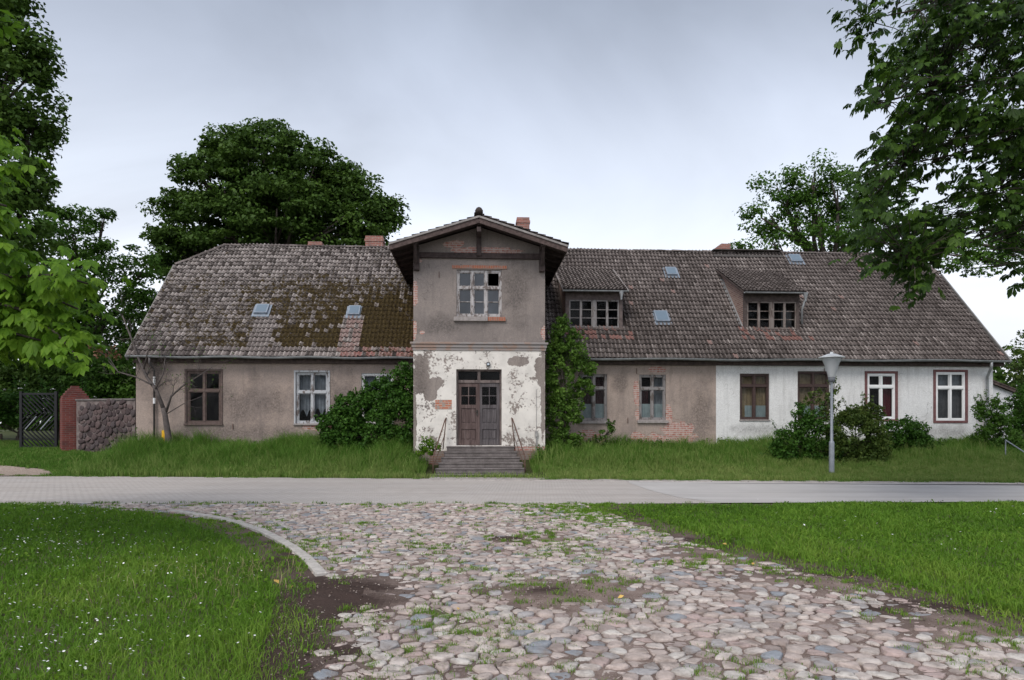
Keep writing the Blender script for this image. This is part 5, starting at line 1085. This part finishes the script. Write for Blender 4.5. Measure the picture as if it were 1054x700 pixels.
# right near chestnut
tx_, ty_ = 14.8, 13.2; t = empty('chestnut_tree', (tx_, ty_, 0)); tag(t, 'dark leafy chestnut boughs hanging in from the top right', 'tree'); o0 = Vector((tx_, ty_, 0))
mb = MB(); mb.tube([(0, 0, -.2), (0, 0, .4), (-.1, 0, 3), (-.2, 0, 6), (-.4, 0, 10)], [.55, .45, .38, .32, .2], 14)
B = [(960, -30), (938, 25), (920, 50), (902, 85), (889, 110), (905, 106), (922, 85), (932, 75), (937, 98), (908, 140), (884, 168), (882, 200), (886, 235), (882, 268), (890, 284), (905, 276), (925, 280), (936, 308), (946, 306), (952, 286), (975, 256), (1000, 236), (1030, 240), (1050, 285), (1070, 300), (1110, 280), (1110, -30)]
P = []; Dn = []; L = []; roots = []
for px, py, D in ((1010, 30, 12.5), (1000, 90, 12), (990, 150, 12), (985, 205, 11.6), (1040, 215, 13), (1050, 60, 13), (940, 270, 11.4), (1050, 150, 12), (960, 60, 12.5), (930, 170, 11.6), (900, 105, 11.6), (890, 20, 12)):
    e = Wp(px, py, D); rt = Vector((tx_-.2, ty_, max(3.5, e.z-1.5))); m_ = (e+rt)/2+Vector((0, 0, 1.1)); q1_ = rt.lerp(m_, .5)+Vector((0, 0, .4)); q2 = m_.lerp(e, .5)+Vector((0, 0, .35)); mb.tube([rt-o0, q1_-o0, m_-o0, q2-o0, e-o0], [.09, .07, .04, .022, .008], 7); roots += [m_, q2, e, q2.lerp(e, .5)]
tips = [(868, 12), (872, 38), (884, 46), (895, 34), (902, 16), (888, 8), (880, 25), (900, 0), (926, -2), (878, -12), (895, -20)]
while len(tips) < 1350:
    px, py = random.uniform(875, 1110), random.uniform(-30, 310)
    if inpoly(np.array([px]), np.array([py]), B)[0]: tips.append((px, py))
for i, (px, py) in enumerate(tips):
    D = 11.8 if i < 11 else random.uniform(10.6, 14.5)
    if vnoise(np.array([px*1.]), np.array([py*1.+px*.5]), .035, 77)[0] < .42 and i > 11 and random.random() < .75: continue
    c = Wp(px, py, D); rt = min(roots, key=lambda r_: (r_-c).length); dv = rt-c; dv = dv.normalized()*min(dv.length, .75); m_ = c+dv*.5+Vector((random.gauss(0, .05), random.gauss(0, .05), .08)); mb.tube([c+dv-o0, m_-o0, c-o0], [.009, .007, .004], 4)
    leafy(px, py, D, 5 if i > 10 else 10, .165, .14, (-.9, -.3, -.55), P, Dn, L)
mb.build('trunk', MAT['bark'], t, smooth=True); palmate('crown', MAT['leaf_chestnut'], t, P, Dn, L, o0, .38)
C, Rr, T = clumps([((14.5, 12.5, 10.5), (3.2, 3.5, 2.4)), ((15.5, 13, 7.5), (3.3, 3.2, 2.6)), ((13, 13, 12), (3, 3, 2))], 1.6, .45, .5, (.4, 1)); leaf_mesh('crown', MAT['leaf_chestnut'], t, C-np.array([tx_, ty_, 0]), Rr, 34, .19, .7, T)
# far wood closing the horizon
C = []
for k in range(420): a = random.uniform(-1.25, 1.25); d = random.uniform(95, 125); C.append((d*math.sin(a), d*math.cos(a), random.uniform(1, 9)))
o = leaf_mesh('distant_wood', MAT['leaf_dark'], None, C, np.tile([4.5, 3, 3.2], (len(C), 1)), 90, 1.1); tag(o, 'far dark wood behind the house', 'wood', None, 'stuff')

# ------------------------------------------------------------------ grass, flowers, weeds
def blades(name, mat, x, y, h, w, lean, label, tint, zf=gz, cat='grass'):
    n = len(x); z = zf(x, y); a = rng.random(n)*2*np.pi; dx, dy = np.cos(a), np.sin(a); la = rng.random(n)*2*np.pi; ll = h*lean*(.3+rng.random(n)); lx_, ly_ = np.cos(la)*ll, np.sin(la)*ll
    V = np.empty((n, 5, 3)); V[:, 0] = np.stack([x-dx*w/2, y-dy*w/2, z-.01], 1); V[:, 1] = np.stack([x+dx*w/2, y+dy*w/2, z-.01], 1)
    mxx, myy, mz = x+lx_*.3, y+ly_*.3, z+h*.6
    V[:, 2] = np.stack([mxx+dx*w*.4, myy+dy*w*.4, mz], 1); V[:, 3] = np.stack([mxx-dx*w*.4, myy-dy*w*.4, mz], 1); V[:, 4] = np.stack([x+lx_, y+ly_, z+h*(1-.25*lean)], 1)
    b = np.arange(n)[:, None]*5; Lq = np.concatenate([b+np.array([0, 1, 2, 3]), b+np.array([3, 2, 4])], 1).ravel()
    o = np_mesh(name, V.reshape(-1, 3), Lq, np.tile([4, 3], n), mat, np.repeat(np.clip(tint, 0, 1), 2)); return tag(o, label, cat, None, 'stuff')
cobl = np.array(cob)
LL = [(-30, 13.3), (-15, 13.35)]+[G(*p) for p in ((20, 519.5), (90, 522), (150, 528), (205, 537), (250, 552), (288, 572), (310, 592), (324, 618), (324, 655), (318, 710), (300, 800))]+[(-1.3, 1.4), (-30, 1.4)]
RL = [G(*p) for p in ((625, 521), (645, 533), (700, 553), (752, 569), (852, 593), (952, 622), (1060, 654), (1170, 687), (1410, 768))]+[(5.6, 1.3), (30, 1.3), (30, 14.1), (14, 13.85), (4.3, 13.45)]
def lawn(poly, x0, x1, n, name, label):
    x = rng.uniform(x0, x1, n); y = rng.uniform(1.4, 14.2, n); d = np.hypot(x, y); wx = (vnoise(x, y, 2.2, 61)-.5)*.7; wy = (vnoise(x, y, 2.2, 71)-.5)*.45
    k = inpoly(x+wx, y+wy, poly) & (rng.random(n) < np.minimum(1, (4.5/d)**1.1)) & ((np.abs(x) < .86*y+1.2) | ((np.abs(x) < 1.15*y+4) & (rng.random(n) < .5))) & (y < 13.95) & ~((x < 3.5) & (y > 13.5))
    x, y, d = x[k], y[k], d[k]; cl_ = vnoise(x, y, 1.1, 13); cf = vnoise(x, y, 7, 19)
    ed = inpoly(x+.35, y, poly) & inpoly(x-.35, y, poly) & inpoly(x, y+.3, poly) & inpoly(x, y-.3, poly)
    h = (.045+.075*cl_+.05*cf)*(.6+.7*rng.random(len(x)))*np.where(ed, 1, .6); w = .0046*np.maximum(1, d/4.5)**.95
    kk = ed | (rng.random(len(x)) < .45); tint = .10+.45*cf+.25*rng.random(len(x))+.35*(cl_-.5)+.5*(vnoise(x, y, .5, 23)-.5)+np.where(ed, 0, .12)+.9*(rng.random(len(x)) < .012)
    x, y, h, w, tint = (q_[kk] for q_ in (x, y, h, w, tint))
    blades(name, MAT['grass'], x, y, h, w, .8, label, tint, lambda a, b: np.where((np.abs(a-.0) < 12.9), np.minimum(cobh(a, b), .08), 0)-.012)
    # broad leaves of clover and plantain
    n2 = 9000; x = rng.uniform(x0, x1, n2); y = rng.uniform(2.5, 13.6, n2); k = inpoly(x, y, poly) & (vnoise(x, y, 1.6, 33) > .5); x, y = x[k], y[k]
    o = leaf_mesh('clover', MAT['leaf_fresh'], None, np.stack([x, y, .045+.03*rng.random(len(x))], 1), np.tile([.05, .05, .02], (len(x), 1)), 3, .042, 1.2); tag(o, ('clover leaves among the left lawn grass', 'clover leaves among the right lawn grass')[x0 > -5], 'clover', None, 'stuff')
lawn(LL, -17, -.3, 760000, 'lawn_grass', 'lush lawn grass left of the cobbled lane'); lawn(RL, .5, 18, 860000, 'lawn_grass', 'lush lawn grass right of the cobbled lane')
# daisies
def daisies(pts, r, z, mat, name, label):
    mb = MB()
    for (x, y) in pts:
        zz = z*random.uniform(.7, 1.25); rr_ = r*random.uniform(.7, 1.2)*max(1, math.hypot(x, y)/9); tx, ty = random.gauss(0, .35), random.gauss(-.25, .3); mb.quad(*[(x+rr_*math.cos(a_), y+rr_*math.sin(a_), zz+rr_*(tx*math.cos(a_)+ty*math.sin(a_))) for a_ in [k*math.pi/3 for k in range(6)]])
    tag(mb.build(name, mat), label, 'flowers', None, 'stuff')
pts = []
for px, py, s_, n in ((45, 560, .75, 60), (75, 568, .5, 40), (40, 535, 1.2, 60), (90, 675, .55, 46), (150, 670, .45, 26), (10, 640, .4, 26), (60, 615, .9, 36), (140, 580, .9, 34), (110, 600, 1.2, 40), (10, 575, .6, 24), (190, 600, .8, 18), (40, 690, .5, 20), (200, 650, .8, 16)):
    cx_, cy_ = G(px, py)
    for k in range(int(n*1.9)): pts.append((random.gauss(cx_, s_), random.gauss(cy_, s_*.7)))
a = np.array(pts); pts = a[inpoly(a[:, 0]+.3, a[:, 1], LL)]
daisies(pts, .0085, .115, MAT['petal'], 'daisies', 'white daisies scattered over the left lawn')
pts = []
for px, py, s_, n in ((905, 560, .5, 10), (860, 540, 1, 12), (980, 575, .4, 6), (1030, 530, 1, 12), (820, 530, .8, 8)):
    cx_, cy_ = G(px, py); pts += [(random.gauss(cx_, s_), random.gauss(cy_, s_*.7)) for k in range(n)]
daisies(pts, .010, .115, MAT['petal'], 'daisies', 'few white daisies in the right lawn')
# dry stalks in the left lawn
n = 260; x = rng.normal(G(238, 600)[0], .55, n); y = rng.normal(G(238, 600)[1], .6, n); k = inpoly(x, y, LL); x, y = x[k], y[k]
blades('dry_stalks', leafmat('straw', (.3, .24, .12), (.38, .31, .17), (.45, .38, .22), .2), x, y, .12+.14*rng.random(len(x)), np.full(len(x), .004), .9, 'dry straw coloured stalks in the left lawn', rng.random(len(x)), lambda a, b: np.full(len(a), 0.))
# verge in front of the house
n = 620000; x = rng.uniform(-26, 24, n); y = rng.uniform(18, 27.5, n); e = far_edge(x); u = (x-OX)*cA+(y-OY)*sA; v = -(x-OX)*sA+(y-OY)*cA; um_ = um
cl_ = vnoise(x, y, 1.0, 101); cf = vnoise(x, y, 5, 111)
k = (y > e+.02+.5*(cl_-.5)*.5) & ~((u > UL-.02) & (u < UR+.02) & (v > 1.95)) & ~((np.abs(u) < 2.28) & (v > -.05)) & ~((np.abs(u-um_) < 1.68-.12*0) & (v > -1.85)) & ~inpoly(x+(cf-.5)*.4, y+(cf-.5)*.4, gp) & (np.abs(x) < .8*y+1.5)
k &= ~((np.abs(u-um_) < 2.0) & (y < 21.2)) | (rng.random(n) < .12)
x, y, e, u, v, cl_, cf = (q_[k] for q_ in (x, y, e, u, v, cl_, cf))
ramp_ = np.clip((v+2.3)/2.6, 0, 1); inx = (u > UL-.5) & (u < UR+.6)
h = np.where(inx, .09+.12*cf+(.04+.75*cl_*vnoise(x, y, 2.3, 141)*1.7+.20*(u < -2)*(u > UL))*ramp_**1.2, .08+.10*cf+.12*cl_*(u > UR)); h *= (.55+.65*rng.random(len(x)))
tint = .15+.45*cf+.3*rng.random(len(x))+.25*(1-ramp_)*inx+(.8*(rng.random(len(x)) < .035)); w = .011+.006*rng.random(len(x))
blades('verge_grass', MAT['grass_tall'], x, y, h, w, .45, 'tall unmown grass in front of the house', tint)
# seed stalks
n = 16000; x = rng.uniform(-14, 17, n); y = rng.uniform(20, 25.4, n); u = (x-OX)*cA+(y-OY)*sA; v = -(x-OX)*sA+(y-OY)*cA
k = (v < 1.9) & (v > -1.4) & (y > far_edge(x)+.4) & ~((np.abs(u) < 2.3) & (v > -.1)) & ~((np.abs(u-um_) < 1.8) & (v > -1.9)) & (vnoise(x, y, .8, 5) > .42); x, y = x[k], y[k]
blades('seed_stalks', MAT['grass_tall'], x, y, .32+.5*rng.random(len(x))*vnoise(x, y, 1.5, 6)*1.5, np.full(len(x), .011), .35, 'long seeding grass stalks along the house wall', .6+.4*rng.random(len(x)))
# weeds between the cobbles
n = 60000; x = rng.uniform(-8, 7.5, n); y = rng.uniform(2.5, 13.5, n); inside = inpoly(x, y, cob)
m_ = np.clip((vnoise(x, y, 1.3, 201)-.46)*3.2, 0, 1)*.7; fine = vnoise(x, y, 9, 211)
for px, py, s_, a_ in ((445, 640, .35, 1), (480, 660, .3, .9), (440, 665, .3, .9), (560, 690, .25, .7), (545, 555, .5, .5), (380, 640, .4, .8), (500, 680, .25, .8), (640, 600, .3, .5), (600, 615, .25, .8), (450, 590, .35, .6), (430, 560, .5, .5), (620, 640, .25, .6), (700, 580, .4, .4), (330, 560, .5, .6), (545, 665, .2, .7), (345, 575, .35, .9), (620, 528, 1.2, .8), (590, 523, 1., .7), (660, 545, .6, .6)):
    cx_, cy_ = G(px, py); m_ = m_+a_*np.exp(-((x-cx_)**2+(y-cy_)**2)/s_**2)
mud_ = (np.hypot(x-G(348, 614)[0], y-G(348, 614)[1]) < .55) | ((x < -1.0) & (y < 6) & (rng.random(n) < .5)); edge = ~inpoly(x+.55, y, cob) | ~inpoly(x-.55, y, cob); m_ = m_+edge*.30
k = (inside | inpoly(x+.5, y, cob) | inpoly(x-.5, y, cob)) & (rng.random(n) < .34*m_*np.clip((fine-.36)*5, 0, 1)) & ~inpoly(x, y, LL) & ~inpoly(x, y, RL) & ~(mud_ & (rng.random(n) < .93)); x, y = x[k], y[k]; nb = 26; rad = np.repeat(.015+.035*rng.random(len(x)), nb); x = np.repeat(x, nb)+rng.normal(size=len(x)*nb)*rad*1.2; y = np.repeat(y, nb)+rng.normal(size=len(y)*nb)*rad; d = np.hypot(x, y)
blades('paving_weeds', MAT['grass'], x, y, (.016+.026*rng.random(len(x)))*(.7+1.1*vnoise(x, y, 1.7, 77)), .0042*np.maximum(1, d/5), .9, 'small grass tufts growing between the cobblestones', .35+.5*rng.random(len(x)), lambda a, b: cobh(a, b)+.0)
# a few yellow fallen leaves
C = np.array([(*G(px, py), .05) for px, py in ((745, 564), (983, 634), (356, 617), (774, 583), (300, 608), (285, 603), (640, 620), (880, 600), (470, 634))]); o = leaf_mesh('fallen_leaves', simple('fallen_leaf', (.55, .36, .10), .7), None, C, np.full((len(C), 3), .03), 1, .06, 1.5); tag(o, 'yellow fallen leaves on lawn edge and cobbles', 'leaves', None, 'stuff')

# nettles and docks against the wall
C = []; Rr = []
for k in range(330):
    u = random.uniform(UL, UR); v_ = VW-abs(random.gauss(0, .45))-.12
    if abs(u) < 2.3 and v_ > -.1: v_ = -.15-abs(random.gauss(0, .2))
    if abs(u-um) < 1.9 or vnoise(np.array([u]), np.array([1.]), .35, 9)[0] < .42: continue
    x, y = h2w(u, v_); hh = random.uniform(.12, .42)
    for j in range(3): C.append((x+random.gauss(0, .03), y+random.gauss(0, .03), float(gz(x, y))+hh*(j+.6)/3*1.3)); r_ = random.uniform(.07, .14); Rr.append((r_, r_, r_*.8))
o = leaf_mesh('wall_weeds', MAT['leaf_mid'], None, C, Rr, 16, .075, .9); tag(o, 'nettles and docks growing along the foot of the house wall', 'weeds', None, 'stuff')

n = 5200; x = rng.uniform(-18, 17, n); sd = rng.random(n) < .5; y = np.where(sd, 13.56+.16*rng.random(n)**2+np.maximum(0, x-4)*.02, far_edge(x)-.02-.22*rng.random(n)**2); k = (vnoise(x, y, 2.6, 401) > .52) & (sd & (rng.random(n) < .22) | ~sd) & ~((np.abs(x+1) < 1.6) & ~sd)
x, y = np.repeat(x[k], 12)+rng.normal(size=int(k.sum())*12)*.05, np.repeat(y[k], 12)+rng.normal(size=int(k.sum())*12)*.035
blades('edge_weeds', MAT['grass_tall'], x, y, .02+.05*rng.random(len(x)), np.full(len(x), .010), .8, 'ragged grass creeping over the road edges', rng.random(len(x)), lambda a, b: np.full(len(a), .01))

# grit and clods on the bare soil and along the lane
V = []; F = []; T = []; n = 0
for k in range(5200):
    if k < 2600: cx_, cy_ = random.choice([G(348, 614), G(300, 660), G(560, 612), G(860, 594), G(520, 556), G(960, 628), G(320, 690)]); x, y = random.gauss(cx_, .42), random.gauss(cy_, .40)
    else: x, y = random.uniform(-7, 7), random.uniform(3, 13.4)
    r_ = random.uniform(.004, .013)*(1 if k < 2600 else .8); z = float(cobh(np.array([x]), np.array([y]))[0])+r_*.3; b = len(V); a_ = random.random()*3
    for j in range(4): V.append((x+r_*math.cos(a_+j*1.57)*random.uniform(.7, 1.2), y+r_*math.sin(a_+j*1.57), z))
    V.append((x, y, z+r_*.8)); F += [(b, b+1, b+4), (b+1, b+2, b+4), (b+2, b+3, b+4), (b+3, b, b+4)]; T += [random.random()]*4
mb = MB(); mb.v = V; mb.f = F; mb.a = T; q = M('grit', .95, .1); tag(mb.build('grit', q.fin(q.ramp(q.attr(), [(0, (.05, .035, .03)), (.6, (.16, .12, .10)), (1, (.42, .36, .32))])), None), 'grit and small clods on the bare soil patches', 'gravel', None, 'stuff')
